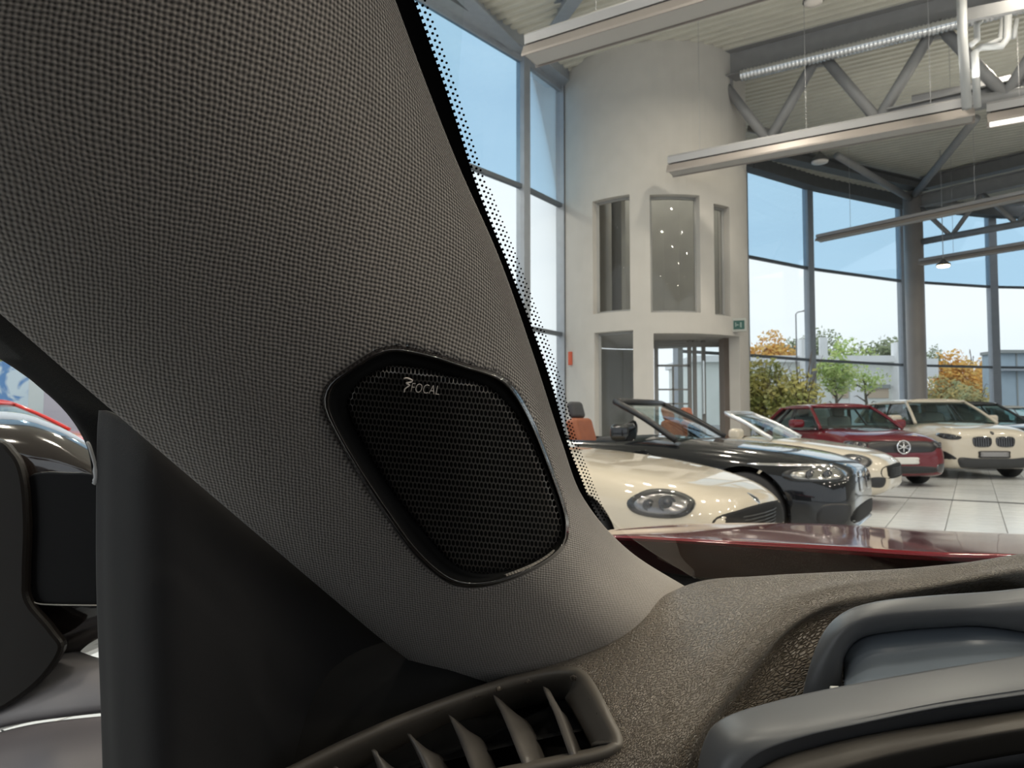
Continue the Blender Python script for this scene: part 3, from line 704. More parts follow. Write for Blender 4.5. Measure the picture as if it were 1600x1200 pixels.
# 2 black four-seat convertible
conv = [(0, .52, .66, .60, .26), (.05, .68, .72, .65, .19), (.22, .80, .79, .73, .16), (.5, .865, .85, .80, .15), (.9, .89, .895, .85, .15), (1.4, .895, .945, .89, .15), (1.8, .895, .97, .90, .15), (2.6, .895, .965, .905, .15), (3.3, .90, .97, .92, .15), (3.9, .89, .98, .92, .17), (4.35, .84, .94, .88, .22), (4.5, .74, .86, .80, .32)]
c2 = make_car('car', nose(1350, 6.5), -33, conv, P_black, 'black open convertible with tan seats between two pale roadsters', dict(axle=.84, wb=2.72, wr=.335, cav=(1.8, 3.9, .70, .4)))
K = c2['K']; P = c2['patch']
headlight(c2, (K-.32, .66, .67), 38, [(-.24, .02), (-.14, .055), (.10, .05), (.24, .01), (.22, -.05), (.0, -.055), (-.18, -.04)], [(-.05, 0, .035), (.08, -.002, .035)], dark=mat('smoky_reflector', (.5, .48, .45), .12, .9))
P('grille', (K, .18, .59), 0, [(-.13, .07), (.12, .075), (.14, -.05), (.05, -.09), (-.12, -.06)], lens_dark, .006, mirror=True)
P('lower_grille', (K, 0, .33), 0, [(-.45, .06), (.45, .06), (.52, -.06), (-.52, -.06)], grille_m, .004, rings=6)
P('side_intake', (K-.18, .68, .35), 25, [(-.12, .07), (.10, .08), (.12, -.07), (-.08, -.08)], trim_blk, .004, mirror=True)
P('front_lip', (K-.05, 0, .215), 0, [(-.6, .02), (.6, .02), (.6, -.015), (-.6, -.015)], mat('silver_lip', (.7, .72, .74), .2, .8), .02, rings=4)
P('front_flash', (K-.42, .86, .74), 70, [(-.28, .012), (.28, .012), (.28, -.004), (-.28, -.004)], chrome, .004, mirror=True)
windscreen(c2, 1.46, .93, .74, 2.12, 1.29, .60)
mirrors(c2, 1.86, .97, .84, P_black, 1.15)
for x, y in ((2.62, -.38), (2.62, .38), (3.62, -.36), (3.62, .36)): car_seat(c2['root'], K-x, y, .42, tan_l, seat_blk, hh=.58 if x < 3 else .52)
MB().box((K-2.12, 0, .87), Vector((.2, 0, 0)), Vector((0, .68, 0)), Vector((0, 0, .08))).build('dashboard', cabin_dark, c2['root'], True, bevel=.05)
sw = MB(); sw.tube([(K-2.42+.05*math.sin(t*PI/8), .38+.18*math.cos(t*PI/8), .93+.17*math.sin(t*PI/8)) for t in range(17)], .016, 8, False); sw.build('steering_wheel', cabin_dark, c2['root'], True)
# 3 second pale roadster
c3 = roadster(nose(1400, 9.4), -36, P_cream2, 'pearl white roadster parked behind the black convertible', tan_l)
# closed cars
def closed(loc, hd, m, label, kind='suv', seatm=seat_teal, front=None):
    if kind == 'suv':
        st = [(0, .62, .80, .74, .30), (.05, .76, .88, .82, .22), (.18, .85, .95, .89, .19), (.5, .90, 1.0, .955, .18), (1.0, .91, 1.05, .99, .18), (1.4, .91, 1.07, 1.0, .18), (2.2, .91, 1.06, 1.01, .18), (3.2, .91, 1.06, 1.02, .18), (3.9, .90, 1.06, 1.02, .2), (4.25, .84, 1.02, .98, .26), (4.38, .74, .94, .88, .36)]
        wr, zr, g = .36, 1.53, dict(b0=1.25, t0=2.05, t1=3.75, b1=4.15, wb_=.80, wt=.60)
    else:
        st = [(0, .60, .68, .62, .26), (.05, .74, .76, .70, .19), (.2, .83, .84, .78, .16), (.5, .87, .90, .85, .15), (1.0, .885, .95, .90, .15), (1.4, .885, .98, .92, .15), (2.2, .885, .97, .93, .15), (3.2, .885, .98, .94, .16), (3.8, .87, .98, .93, .18), (4.15, .80, .92, .88, .24), (4.28, .7, .84, .8, .34)]
        wr, zr, g = .33, 1.40, dict(b0=1.3, t0=2.1, t1=3.3, b1=4.0, wb_=.76, wt=.58)
    c = make_car('car', loc, hd, st, m, label, dict(axle=.86, wb=2.62, wr=wr, cav=(1.5, 3.9, .72, .5)))
    K = c['K']; root = c['root']; zb = st[5][2]-.03
    b0, t0_, t1, b1, wb_, wt = (g[k] for k in ('b0', 't0', 't1', 'b1', 'wb_', 'wt'))
    windscreen(c, b0, zb, wb_, t0_, zr-.04, wt, fr=m, hdr=m)
    rowsr = [[Vector((K-s, wt*a*(1.0 if s < t1 else .97), zr+.01-.05*abs(a)**3-.03*abs((s-2.8)/1.0)**2)) for a in (-1, -.6, 0, .6, 1)] for s in (t0_-.05, (t0_+t1)/2, t1)]
    surf('roof', rowsr, m, root, 4, 4, thick=.03)
    rw_ = [[Vector((K-(t1+(b1-t1)*t)-.05*(1-a*a), (wt+(wb_-wt)*t)*a*.97, zr-.06+(zb-zr+.06)*t)) for a in (-1, -.5, 0, .5, 1)] for t in (0, .5, 1)]
    surf('rear_window', rw_, car_glass, root, 3, 3)
    for sg in (-1, 1):
        beltx = [b0+.15, b0+1.25, b0+2.0, b1-.1]; topx = [t0_-.02, t0_+.62, t1-.35, t1]
        B = [Vector((K-x, sg*(wb_+.03), zb+.0)) for x in beltx]; T = [Vector((K-x, sg*(wt+.015), zr-.06)) for x in topx]
        for i in range(3):
            surf('side_window', [[T[i], T[i+1]], [(T[i]+B[i])/2+Vector((0, sg*.02, 0)), (T[i+1]+B[i+1])/2+Vector((0, sg*.02, 0))], [B[i], B[i+1]]], car_glass, root, 3, 2)
        for i in (1, 2): MB().bar(B[i], T[i], .07, .03).build('door_pillar', trim_blk, root)
        MB().bar(B[3], T[3], .16, .06).build('rear_pillar', m, root, True, bevel=.02)
        MB().tube(spline([T[0], T[1], T[2], T[3]], 3), .028, 8).build('roof_rail', m, root, True)
        MB().bar(B[0], B[3], .03, .03).build('window_trim', chrome if kind != 'suv' else trim_blk, root)
    for x, y in ((2.5, -.37), (2.5, .37), (3.35, -.37), (3.35, .37)): car_seat(root, K-x, y, zb-.52, seatm, seatm)
    MB().box((K-1.75, 0, zb-.02), Vector((.2, 0, 0)), Vector((0, .68, 0)), Vector((0, 0, .07))).build('dashboard', cabin_dark, root, True, bevel=.05)
    mirrors(c, b0+.5, zb+.06, .84, m, 1.1)
    return c
# 4 dark red car
c4 = closed(nose(1408, 12.1), -88, P_red, 'dark red car with a round chrome badge beside the pearl roadster', 'hatch')
K = c4['K']; P = c4['patch']
P('grille', (K, 0, .66), 0, [(-.58, .085), (0, .10), (.58, .085), (.54, -.06), (.3, -.085), (-.3, -.085), (-.54, -.06)], trim_blk, .006, rings=6)
headlight(c4, (K-.12, .70, .70), 24, [(-.16, .045), (.12, .06), (.20, .02), (.12, -.045), (-.12, -.05)], [(-.05, 0, .035), (.06, .005, .03)])
bd = MB(); bd.lathe((K+.035, 0, .665), (1, 0, 0), [(0, .115), (.015, .115), (.02, .105), (.012, .095), (0, .095)], 28)
for a in (20, 90, 160): bd.bar(Vector((K+.045, -.085*math.cos(math.radians(a)), .665-.085*math.sin(math.radians(a)))), Vector((K+.045, .085*math.cos(math.radians(a)), .665+.085*math.sin(math.radians(a)))), .016, .01, up=Vector((1, 0, 0)))
bd.build('badge', chrome, c4['root'], True)
P('number_plate', (K, 0, .44), 0, [(-.26, .05), (-.1, .055), (.1, .055), (.26, .05), (.265, 0), (.26, -.05), (.1, -.055), (-.1, -.055), (-.26, -.05), (-.265, 0)], plate_m, .02, rings=3)
P('lower_grille', (K, 0, .29), 0, [(-.5, .05), (.5, .05), (.52, -.05), (-.52, -.05)], trim_blk, .004, rings=5)
P('side_intake', (K-.1, .66, .31), 22, [(-.09, .06), (.09, .07), (.1, -.05), (-.08, -.06)], lens_dark, .004, mirror=True)
# 5 white suv with twin grilles
c5 = closed(nose(1551, 13.6), -93, P_white, 'cream white suv with twin rounded grilles and a number plate', 'suv')
K = c5['K']; P = c5['patch']
P('kidney_grille', (K, .205, .70), 0, [(-.165, .06), (-.10, .095), (.10, .10), (.17, .06), (.16, -.05), (.10, -.09), (-.09, -.09), (-.155, -.05)], lens_dark, .010, mirror=True)
for sg in (-1, 1):
    for k in range(7):
        MB().box((K+.012, sg*.205+(k-3)*.042, .70), Vector((.006, 0, 0)), Vector((0, .005, 0)), Vector((0, 0, .075))).build('grille_bar', trim_blk, c5['root'])
headlight(c5, (K-.15, .72, .79), 26, [(-.20, .0), (-.05, .05), (.16, .07), (.22, .03), (.08, -.035), (-.12, -.05)], [(-.06, 0, .04), (.06, .01, .035)], dark=trim_blk)
P('number_plate_frame', (K, 0, .47), 0, [(-.27, .06), (-.1, .065), (.1, .065), (.27, .06), (.275, 0), (.27, -.06), (.1, -.065), (-.1, -.065), (-.27, -.06), (-.275, 0)], trim_blk, .02, rings=3)
P('number_plate', (K, 0, .47), 0, [(-.24, .04), (-.1, .042), (.1, .042), (.24, .04), (.245, 0), (.24, -.04), (.1, -.042), (-.1, -.042), (-.24, -.04), (-.245, 0)], mat('plate_dim', (.22, .22, .23), .5), .026, rings=3)
P('lower_bumper', (K, 0, .31), 0, [(-.62, .10), (-.3, .085), (.3, .085), (.62, .10), (.60, -.06), (.4, -.10), (-.4, -.10), (-.60, -.06)], mat('bumper_black', (.03, .032, .035), .6), .012, rings=6)
P('side_intake', (K-.15, .72, .45), 30, [(-.12, -.06), (.10, .08), (.14, -.06)], trim_blk, .004, mirror=True)
P('badge', (K-.05, 0, .865), 0, [(-.035, 0), (0, .035), (.035, 0), (0, -.035)], trim_blk, .006)
# cars behind
c6 = closed(nose(1610, 15.9), -90, P_grey, 'dark grey suv with greenish glass behind the twin-grille suv', 'suv')
K = c6['K']; P = c6['patch']
P('grille', (K, 0, .68), 0, [(-.5, .08), (0, .09), (.5, .08), (.45, -.1), (-.45, -.1)], trim_blk, .006, rings=6); headlight(c6, (K-.15, .72, .80), 26, [(-.16, .04), (.12, .05), (.18, .0), (.1, -.04), (-.12, -.04)], [(0, 0, .04)])
c7 = closed(nose(1630, 21.2), -96, P_white2, 'white suv farthest back, only its roof and glass showing', 'suv')
K = c7['K']; headlight(c7, (K-.15, .72, .80), 26, [(-.16, .04), (.12, .05), (.18, .0), (.1, -.04), (-.12, -.04)], [(0, 0, .04)])
c8 = closed(nose(1512, 21.6), -96, P_silver, 'silver suv whose roof edge shows behind the cream suv', 'suv')
K = c8['K']; headlight(c8, (K-.12, .70, .72), 24, [(-.16, .045), (.12, .06), (.20, .02), (.12, -.045), (-.12, -.05)], [(0, 0, .035)])
# cars on the other side, seen through the side window
c9 = closed((-3.6, 5.2), 20, P_silver, 'silver car bonnet just beyond the door mirror', 'hatch')
c10 = closed((-5.75, 11.0), 0, paint('bright_red_paint', (.72, .03, .02)), 'bright red car seen through the side window', 'hatch')
# printed blue banner wall and grey posts outside the side window
bn = mat('banner_blue', (.10, .25, .52), .7); t = bn.node_tree; b = t.nodes['Principled BSDF']
nz = N(t, 'ShaderNodeTexNoise'); nz.inputs['Scale'].default_value = 1.6; nz.inputs['Detail'].default_value = 4; nz.inputs['Distortion'].default_value = 1.2; tc = N(t, 'ShaderNodeTexCoord'); t.links.new(tc.outputs['Object'], nz.inputs['Vector'])
r = N(t, 'ShaderNodeValToRGB'); r.color_ramp.elements[0].position = .46; r.color_ramp.elements[0].color = (.12, .27, .55, 1); r.color_ramp.elements[1].position = .56; r.color_ramp.elements[1].color = (.62, .72, .80, 1)
t.links.new(nz.outputs[0], r.inputs[0]); t.links.new(r.outputs[0], b.inputs['Base Color'])
def away(px, d): return Vector(((px-800)/FPX*d, d, 0))
bo = MB(); p0, p1 = away(-400, 15), away(58, 16.5); bo.bar(p0+Vector((0, 0, 1.25)), p1+Vector((0, 0, 1.25)), .08, 2.3); bo = bo.build('banner_wall', bn); setp(bo, 'blue printed banner wall outside the side window', 'banner')
for px, d, w, hh, mt_, lb in ((78, 16, .45, 2.0, mat('pale_panel', (.62, .66, .66), .6), 'pale panel standing right of the blue banner'), (118, 15.5, .65, 1.75, mat('mauve_panel', (.48, .44, .50), .7), 'greyish mauve panel beside the pale panel')):
    p = away(px, d); setp(MB().box(p+Vector((0, 0, hh/2)), Vector((w, 0, 0)), Vector((0, .05, 0)), Vector((0, 0, hh/2))).build('display_panel', mt_, bevel=.02), lb, 'panel')
tree(-14.5, 24, 5.2, (4, 3, 2.6), L_ol, 'pale green tree beyond the blue banner', 2500, .2, seed=31)
# ------------------------------------------------------------------ the car the camera sits in
HD = math.radians(50)            # its heading, measured from +X: forward is (cos, sin)
CF = Vector((math.cos(HD), math.sin(HD), 0)); CL = Vector((-math.sin(HD), math.cos(HD), 0))
def E(f, l, z): return CF*f + CL*l + Vector((0, 0, z))
ego = empty('car', (0, 0, 0), 0, 'dark red car seen from the driver\'s seat, with its fabric windscreen pillar and speaker', 'car')
def ggrain(name, c1, rough, bump_scale, dist, strength, voro=False, warp=0):
    m = mat(name, c1, rough, spec=.9 if voro else .5); t = m.node_tree; b = t.nodes['Principled BSDF']; tc = N(t, 'ShaderNodeTexCoord')
    bp = N(t, 'ShaderNodeBump'); bp.inputs['Strength'].default_value = strength; bp.inputs['Distance'].default_value = dist
    if voro:
        nz = N(t, 'ShaderNodeTexNoise'); nz.inputs['Scale'].default_value = bump_scale*.5; t.links.new(tc.outputs['UV'], nz.inputs['Vector'])
        ad = N(t, 'ShaderNodeVectorMath', operation='MULTIPLY_ADD'); ad.inputs[1].default_value = (warp,)*3; t.links.new(nz.outputs['Color'], ad.inputs[0]); t.links.new(tc.outputs['UV'], ad.inputs[2])
        vo = N(t, 'ShaderNodeTexVoronoi', feature='DISTANCE_TO_EDGE'); vo.inputs['Scale'].default_value = bump_scale; t.links.new(ad.outputs[0], vo.inputs['Vector'])
        r = N(t, 'ShaderNodeMapRange'); r.inputs['From Max'].default_value = .22; t.links.new(vo.outputs['Distance'], r.inputs[0]); h = r.outputs[0]
        c = N(t, 'ShaderNodeMix', data_type='RGBA'); c.inputs[6].default_value = (*[x*.55 for x in c1], 1); c.inputs[7].default_value = (*c1, 1); t.links.new(h, c.inputs[0]); t.links.new(c.outputs[2], b.inputs['Base Color'])
    else:
        nz = N(t, 'ShaderNodeTexNoise'); nz.inputs['Scale'].default_value = bump_scale; nz.inputs['Detail'].default_value = 2; t.links.new(tc.outputs['Object'], nz.inputs['Vector']); h = nz.outputs[0]
    t.links.new(h, bp.inputs['Height']); t.links.new(bp.outputs[0], b.inputs['Normal']); return m
# woven fabric: two crossing thread families, every second row shifted
fab = mat('woven_fabric', (.12, .11, .10), .92, spec=.25); t = fab.node_tree; b = t.nodes['Principled BSDF']
b.inputs['Sheen Weight'].default_value = .25; b.inputs['Sheen Roughness'].default_value = .5
uv = N(t, 'ShaderNodeTexCoord'); sx = N(t, 'ShaderNodeSeparateXYZ')
wzz = N(t, 'ShaderNodeTexNoise'); wzz.inputs['Scale'].default_value = 160; wzz.inputs['Detail'].default_value = 2
wad = N(t, 'ShaderNodeVectorMath', operation='MULTIPLY_ADD'); wad.inputs[1].default_value = (.0014,)*3
t.links.new(uv.outputs['UV'], wzz.inputs['Vector']); t.links.new(wzz.outputs['Color'], wad.inputs[0]); t.links.new(uv.outputs['UV'], wad.inputs[2]); t.links.new(wad.outputs[0], sx.inputs[0])
def mth(op, a, b_=None, c=None, clamp=False):
    n = N(t, 'ShaderNodeMath', operation=op); n.use_clamp = clamp
    for k, x in enumerate((a, b_, c)):
        if x is None: continue
        if isinstance(x, (int, float)): n.inputs[k].default_value = x
        else: t.links.new(x, n.inputs[k])
    return n.outputs[0]
PU, PV = .0021, .0034
su = mth('SINE', mth('MULTIPLY', sx.outputs[0], 2*PI/PU)); sv = mth('SINE', mth('MULTIPLY', sx.outputs[1], 2*PI/PV))
wv = mth('MULTIPLY_ADD', mth('MULTIPLY', su, sv), .5, .5)
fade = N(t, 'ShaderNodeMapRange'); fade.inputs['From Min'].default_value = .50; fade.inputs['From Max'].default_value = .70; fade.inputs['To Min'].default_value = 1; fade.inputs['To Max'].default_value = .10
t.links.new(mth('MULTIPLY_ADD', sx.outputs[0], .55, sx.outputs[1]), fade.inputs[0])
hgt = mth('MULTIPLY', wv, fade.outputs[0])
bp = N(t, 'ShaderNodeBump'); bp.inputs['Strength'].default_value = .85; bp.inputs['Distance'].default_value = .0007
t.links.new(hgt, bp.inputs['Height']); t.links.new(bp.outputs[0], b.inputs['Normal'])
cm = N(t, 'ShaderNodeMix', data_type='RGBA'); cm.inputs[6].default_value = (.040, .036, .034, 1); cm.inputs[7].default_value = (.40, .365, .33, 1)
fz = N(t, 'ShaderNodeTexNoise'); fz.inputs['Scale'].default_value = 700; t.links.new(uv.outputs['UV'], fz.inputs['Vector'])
cf = mth('ADD', mth('MULTIPLY', mth('SUBTRACT', 1.0, fade.outputs[0]), .85), mth('MULTIPLY', hgt, 1.0)); cf = mth('ADD', cf, mth('MULTIPLY_ADD', fz.outputs[0], .5, -.25), clamp=True)  # colour lightened to the lower right, standing in for windscreen daylight
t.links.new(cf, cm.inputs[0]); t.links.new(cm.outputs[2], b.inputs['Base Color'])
leather = ggrain('dash_leather', (.19, .155, .118), .38, 330, .0013, .9, True, .0022)
soft = ggrain('soft_plastic', (.0055, .0055, .0065), .8, 1500, .0002, .25)
softg = ggrain('smooth_grey_plastic', (.075, .080, .088), .36, 1800, .00008, .12)
ventm = ggrain('vent_plastic', (.115, .102, .086), .45, 1600, .0002, .3)
gloss_blk = mat('gloss_black', (.013, .011, .011), .17, coat=1.0)
black_cloth = mat('black_cloth', (.004, .004, .004), .9)
# --- pillar trim
TL = [(-640, -120, .30), (-480, 75, .31), (-250, 275, .33), (0, 490, .365), (150, 620, .395), (300, 748, .425), (420, 850, .455), (520, 935, .49), (610, 1010, .525), (700, 1075, .56), (820, 1150, .60)]
TRR = [(392, -640, .30), (462, -440, .32), (537, -235, .36), (622, 12, .40), (708, 238, .43), (781, 405, .455), (836, 562, .485), (877, 688, .515), (914, 782, .545), (985, 862, .575), (1085, 925, .605)]
def trim_rows(push=0.0):
    rows = []
    for (lx, ly, ld), (rx, ry, rd) in zip(TL, TRR):
        row = []
        for a in (0, .10, .22, .34, .48, .62, .76, .88, .96, 1.0):
            base = ld*(1-a)+rd*a; k = base/.45
            xh = min(.985, abs((a-.60)*1.50)); dz = .125*k*(1-math.sqrt(1-xh*xh)) - .05*k      # rounded back, nearest the eye right of its middle
            if ry > 780: dz += .035*min(1, (ry-780)/130)
            dz += (.004+.034*min(1, max(0, (ry-350)/450)))*k*max(0, (a-.62)/.38)**1.7
            row.append(W(lx+(rx-lx)*a, ly+(ry-ly)*a, base+dz+push))
        rows.append(row)
    return rows
trim_rowsv = trim_rows()
trim = surf('pillar_trim', trim_rowsv, fab, ego, 14, 10, thick=.004, uv=(.19, .62), flip=True, off=-1)
bpy.context.view_layer.update()
TB = BVHTree.FromPolygons([v_.co[:] for v_ in trim.data.vertices], [p_.vertices[:] for p_ in trim.data.polygons])
def on_trim(px, py):
    d_ = ray(px, py); h_ = TB.ray_cast(CO, d_.normalized(), 5)
    if h_[0] is None: h_ = TB.find_nearest(W(px, py, .48))
    return (h_[0]-CO).dot(AF)
# --- speaker in the trim
OUT = [(506, 632), (515, 600), (550, 574), (588, 551), (620, 544), (676, 555), (725, 571), (777, 588), (803, 611), (830, 660), (858, 730), (880, 792), (885, 824), (879, 852), (851, 877), (809, 898), (767, 911), (725, 914), (690, 901), (648, 863), (602, 800), (560, 737), (525, 677)]
INN = [(545, 618), (560, 597), (581, 583), (613, 571), (637, 571), (690, 583), (755, 601), (788, 626), (812, 656), (837, 702), (861, 765), (877, 824), (869, 850), (840, 873), (795, 891), (746, 896), (707, 880), (665, 835), (620, 778), (578, 712), (552, 665), (543, 638)]
SC = (702, 735)
def polar(pts):
    sp = spline([Vector((x, y, 0)) for x, y in pts], 12, True); out = []
    for k in range(120):
        a = 2*PI*k/120; best = max(sp, key=lambda p: (math.cos(a)*(p.x-SC[0])+math.sin(a)*(p.y-SC[1]))/math.hypot(p.x-SC[0], p.y-SC[1])); out.append(best)
    # exact by intersecting the sight line with the outline
    res = []
    for k in range(120):
        a = 2*PI*k/120; c, s_ = math.cos(a), math.sin(a); r_ = None
        for p, q in zip(sp, sp[1:]+sp[:1]):
            x1, y1, x2, y2 = p.x-SC[0], p.y-SC[1], q.x-SC[0], q.y-SC[1]
            n1, n2 = -s_*x1+c*y1, -s_*x2+c*y2
            if n1 == n2 or n1*n2 > 0: continue
            tt_ = n1/(n1-n2); rr_ = c*(x1+(x2-x1)*tt_)+s_*(y1+(y2-y1)*tt_)
            if rr_ > 0 and (r_ is None or rr_ > r_): r_ = rr_
        res.append(r_ or 100)
    return res
RO, RI = polar(OUT), polar(INN)
def pk(R_, k, f=1.0): a = 2*PI*k/120; return SC[0]+math.cos(a)*R_[k]*f, SC[1]+math.sin(a)*R_[k]*f
# plane through the speaker's rim (inverse depth is linear in the picture for a plane)
import numpy as np
RT = [on_trim(*pk(RO, k)) for k in range(120)]
A_, B_ = [], []
def terms(x, y): X, Y = (x-SC[0])/200, (y-SC[1])/200; return (1, X, Y, X*X, X*Y, Y*Y)
for k in range(0, 120, 2):
    x, y = pk(RO, k); A_.append(terms(x, y)); B_.append(1/RT[k])
ml = np.linalg.lstsq(np.array([a[:3] for a in A_]), np.array(B_), rcond=None)[0]
A_ += [terms(*SC)]*12; B_ += [float(ml[0])*1.008]*12
cof = np.linalg.lstsq(np.array(A_), np.array(B_), rcond=None)[0]
def spd(x, y): return 1/float(np.dot(cof, terms(x, y)))
# cut the trim open behind the speaker
bm = bmesh.new(); bm.from_mesh(trim.data); kill = []
def px_of(co):
    q_ = co-CO; d_ = q_.dot(AF); return 800+FPX*q_.dot(AR)/d_, 600-FPX*q_.dot(AU)/d_
def ro_at(x, y):
    k = (math.atan2(y-SC[1], x-SC[0]) % (2*PI))/(2*PI)*120; k0 = int(k) % 120; return RO[k0]+(RO[(k0+1) % 120]-RO[k0])*(k-int(k))
for vt in bm.verts:
    x, y = px_of(vt.co); r_ = math.hypot(x-SC[0], y-SC[1]); ro = ro_at(x, y)
    if 0 < r_ < 300 and abs(r_-ro) < 6.5:
        x, y = SC[0]+(x-SC[0])*ro/r_, SC[1]+(y-SC[1])*ro/r_; vt.co = W(x, y, on_trim(x, y))
for fc_ in bm.faces:
    x, y = px_of(fc_.calc_center_median())
    if math.hypot(x-SC[0], y-SC[1]) < ro_at(x, y)+1.6: kill.append(fc_)
bmesh.ops.delete(bm, geom=kill, context='FACES'); bm.to_mesh(trim.data); bm.free()
v, f = [], []; NR = 120
prof = [(1.07, .0060, 1), (1.045, .0004, 1), (1.02, -.0012, 1), (.985, -.0030, 1), (.95, -.0042, 1), (.88, -.0045, 1), (.80, -.0036, 1), (.74, -.0010, 1), (.70, .0016, 1), (.35, .0022, 0), (0, .0026, 0), (-.05, .0050, 0)]
for fr, dz, w_ in prof:
    for k in range(NR):
        ro, ri = RO[k], RI[k]; r_ = ri + (ro-ri)*fr if fr <= 1 else ro + (fr-1)*100; a = 2*PI*k/NR; x, y = SC[0]+math.cos(a)*r_, SC[1]+math.sin(a)*r_
        xo, yo = pk(RO, k); ww = max(0, min(1, (fr-.2)/.6)); base = spd(x, y) + (RT[k]-spd(xo, yo))*ww; v.append(W(x, y, base+dz))
for i in range(len(prof)-1):
    for k in range(NR): f.append((i*NR+k, (i+1)*NR+k, (i+1)*NR+(k+1) % NR, i*NR+(k+1) % NR))
spk = mesh_obj('pillar_speaker', v, f, gloss_blk, ego, True, [gloss_blk, mat('matte_black', (.006, .006, .006), .8, spec=.2)], [0 if i < 6 else 1 for i in range(len(prof)-1) for k in range(NR)], label='gloss black rim of the pillar speaker')
def gdep(x, y):
    "depth of the perforated cover: flat, rolled back at its rim"
    a = math.atan2(y-SC[1], x-SC[0]) % (2*PI); k = a/(2*PI)*120; k0 = int(k) % 120; ri = RI[k0]+(RI[(k0+1) % 120]-RI[k0])*(k-int(k))
    r_ = math.hypot(x-SC[0], y-SC[1])/ri; e = max(0, (r_-.90)/.10)
    return spd(x, y) - .0018 - .0012*(1-r_*r_) + .0040*min(e, 1.3)**2, r_
gm = MB(); PXW, PYW = 6.3, 9.4; sk = .085
for j in range(-22, 23):
    for i in range(-36, 37):
        cx = SC[0] + (i + (.5 if j % 2 else 0))*PXW; cy = SC[1] + j*PYW + (cx-SC[0])*sk
        d_, r_ = gdep(cx, cy)
        if r_ > 1.0: continue
        hx = [(0, -1/1.5), (.5, -1/3.0), (.5, 1/3.0), (0, 1/1.5), (-.5, 1/3.0), (-.5, -1/3.0)]
        ring = []
        for fr, back in ((1.0, 0), (.84, 0), (.80, .0016)):
            for ax, ay in hx:
                x, y = cx+ax*PXW*fr, cy+ay*PYW*fr+ax*PXW*fr*sk; dd, _ = gdep(x, y); ring.append(W(x, y, dd+back))
        gm.add(ring, [(q, (q+1) % 6, 6+(q+1) % 6, 6+q) for q in range(6)] + [(6+q, 6+(q+1) % 6, 12+(q+1) % 6, 12+q) for q in range(6)])
grille = gm.build('grille', mat('grille_metal', (.12, .112, .105), .28, .6, spec=.8), spk, False)
v = [W(SC[0], SC[1], spd(*SC)+.004)]; f = []
for k in range(NR): x, y = pk(RI, k, 1.03); v.append(W(x, y, spd(x, y)+.0055))
for k in range(NR): f.append((0, 1+(k+1) % NR, 1+k))
mesh_obj('speaker_cloth', v, f, black_cloth, spk)
# maker's name and squiggle on the cover
logo_m = mat('logo_silver', (.75, .68, .62), .4, .2, emit=None)
cu = bpy.data.curves.new('lettering', 'FONT'); cu.body = 'FOCAL'; cu.size = 1; cu.shear = .28; cu.offset = -.012; cu.space_character = 1.02
to = bpy.data.objects.new('lettering', cu); C.objects.link(to); bpy.context.view_layer.update()
lm = bpy.data.meshes.new_from_object(to.evaluated_get(dg()), depsgraph=dg()); bpy.data.objects.remove(to)
xs_ = [q.co.x for q in lm.vertices]; ys_ = [q.co.y for q in lm.vertices]; wd, hg = max(xs_)-min(xs_), max(ys_)-min(ys_)
for q in lm.vertices:
    u_, w_ = (q.co.x-min(xs_))/wd, (q.co.y-min(ys_))/hg
    x, y = 641.5+44.5*u_+.5*w_, 612+5.0*u_-14.2*w_; q.co = W(x, y, gdep(x, y)[0]-.0012)
lm.materials.clear(); lm.materials.append(logo_m); lo = bpy.data.objects.new('lettering', lm); C.objects.link(lo); lo.parent = spk; lo['label'] = 'silver lettering on the speaker cover'
sqp = [(630.5, 591.5), (636, 590.8), (643.5, 594), (642, 597), (635, 598.5), (639.5, 601.5), (637.5, 604), (632.5, 608), (631.5, 613)]
wid = [.9, 1.6, 1.7, 1.7, 1.6, 1.5, 1.3, 1.4, 1.2]
P3 = spline([W(x, y, gdep(x, y)[0]-.0014) for x, y in sqp], 4); wr_ = spline([q*.00030 for q in wid], 4)
MB().tube(P3, wr_, 6).build('emblem', logo_m, spk, True)
# --- windscreen: glass with black edge band and dots
EPT = [r_[-1]+AF*.012 for r_ in trim_rowsv]
def edge(tt_): # the trim's windscreen-side edge, slightly behind it
    pts_ = EPT
    x_ = tt_*(len(pts_)-1); i_ = min(int(x_), len(pts_)-2)
    g_ = lambda k: pts_[k] if 0 <= k < len(pts_) else (pts_[0]*2-pts_[1] if k < 0 else pts_[-1]*2-pts_[-2])
    return cr(g_(i_-1), g_(i_), g_(i_+1), g_(i_+2), x_-i_)
EG = [edge(k/10) for k in range(11)]
def gl_pt(p, s_, back=0):
    return p - CL*s_ + CF*(.10*math.sin(min(s_, .75)/.75*PI*.5)+back)
rows = [[gl_pt(p, s_) for s_ in (-.02, 0, .05, .15, .3, .5, .75, 1.0, 1.3)] for p in EG[1:]]
wsg = surf('windscreen', rows, wind_glass, ego, 5, 3)
WB = BVHTree.FromPolygons([v_.co[:] for v_ in wsg.data.vertices], [p_.vertices[:] for p_ in wsg.data.polygons])
def on_glass(px, py):
    h_ = WB.ray_cast(CO, ray(px, py).normalized(), 5)
    if h_[0] is None: h_ = WB.find_nearest(W(px, py, .5))
    return (h_[0]-CO).dot(AF)-.0012
frit_m = mat('frit_black', (.003, .003, .003), 1, spec=.05)
BR = [(520, -360), (560, -235), (602, -110), (647, 0), (681, 95), (713, 190), (748, 300), (796, 420), (843, 545), (866, 615), (886, 690), (907, 745), (925, 790), (945, 828)]
BL = [(480, -360), (520, -235), (565, -110), (606, 0), (643, 95), (685, 190), (724, 300), (777, 420), (825, 545), (846, 615), (868, 690), (892, 745), (914, 790), (938, 836)]
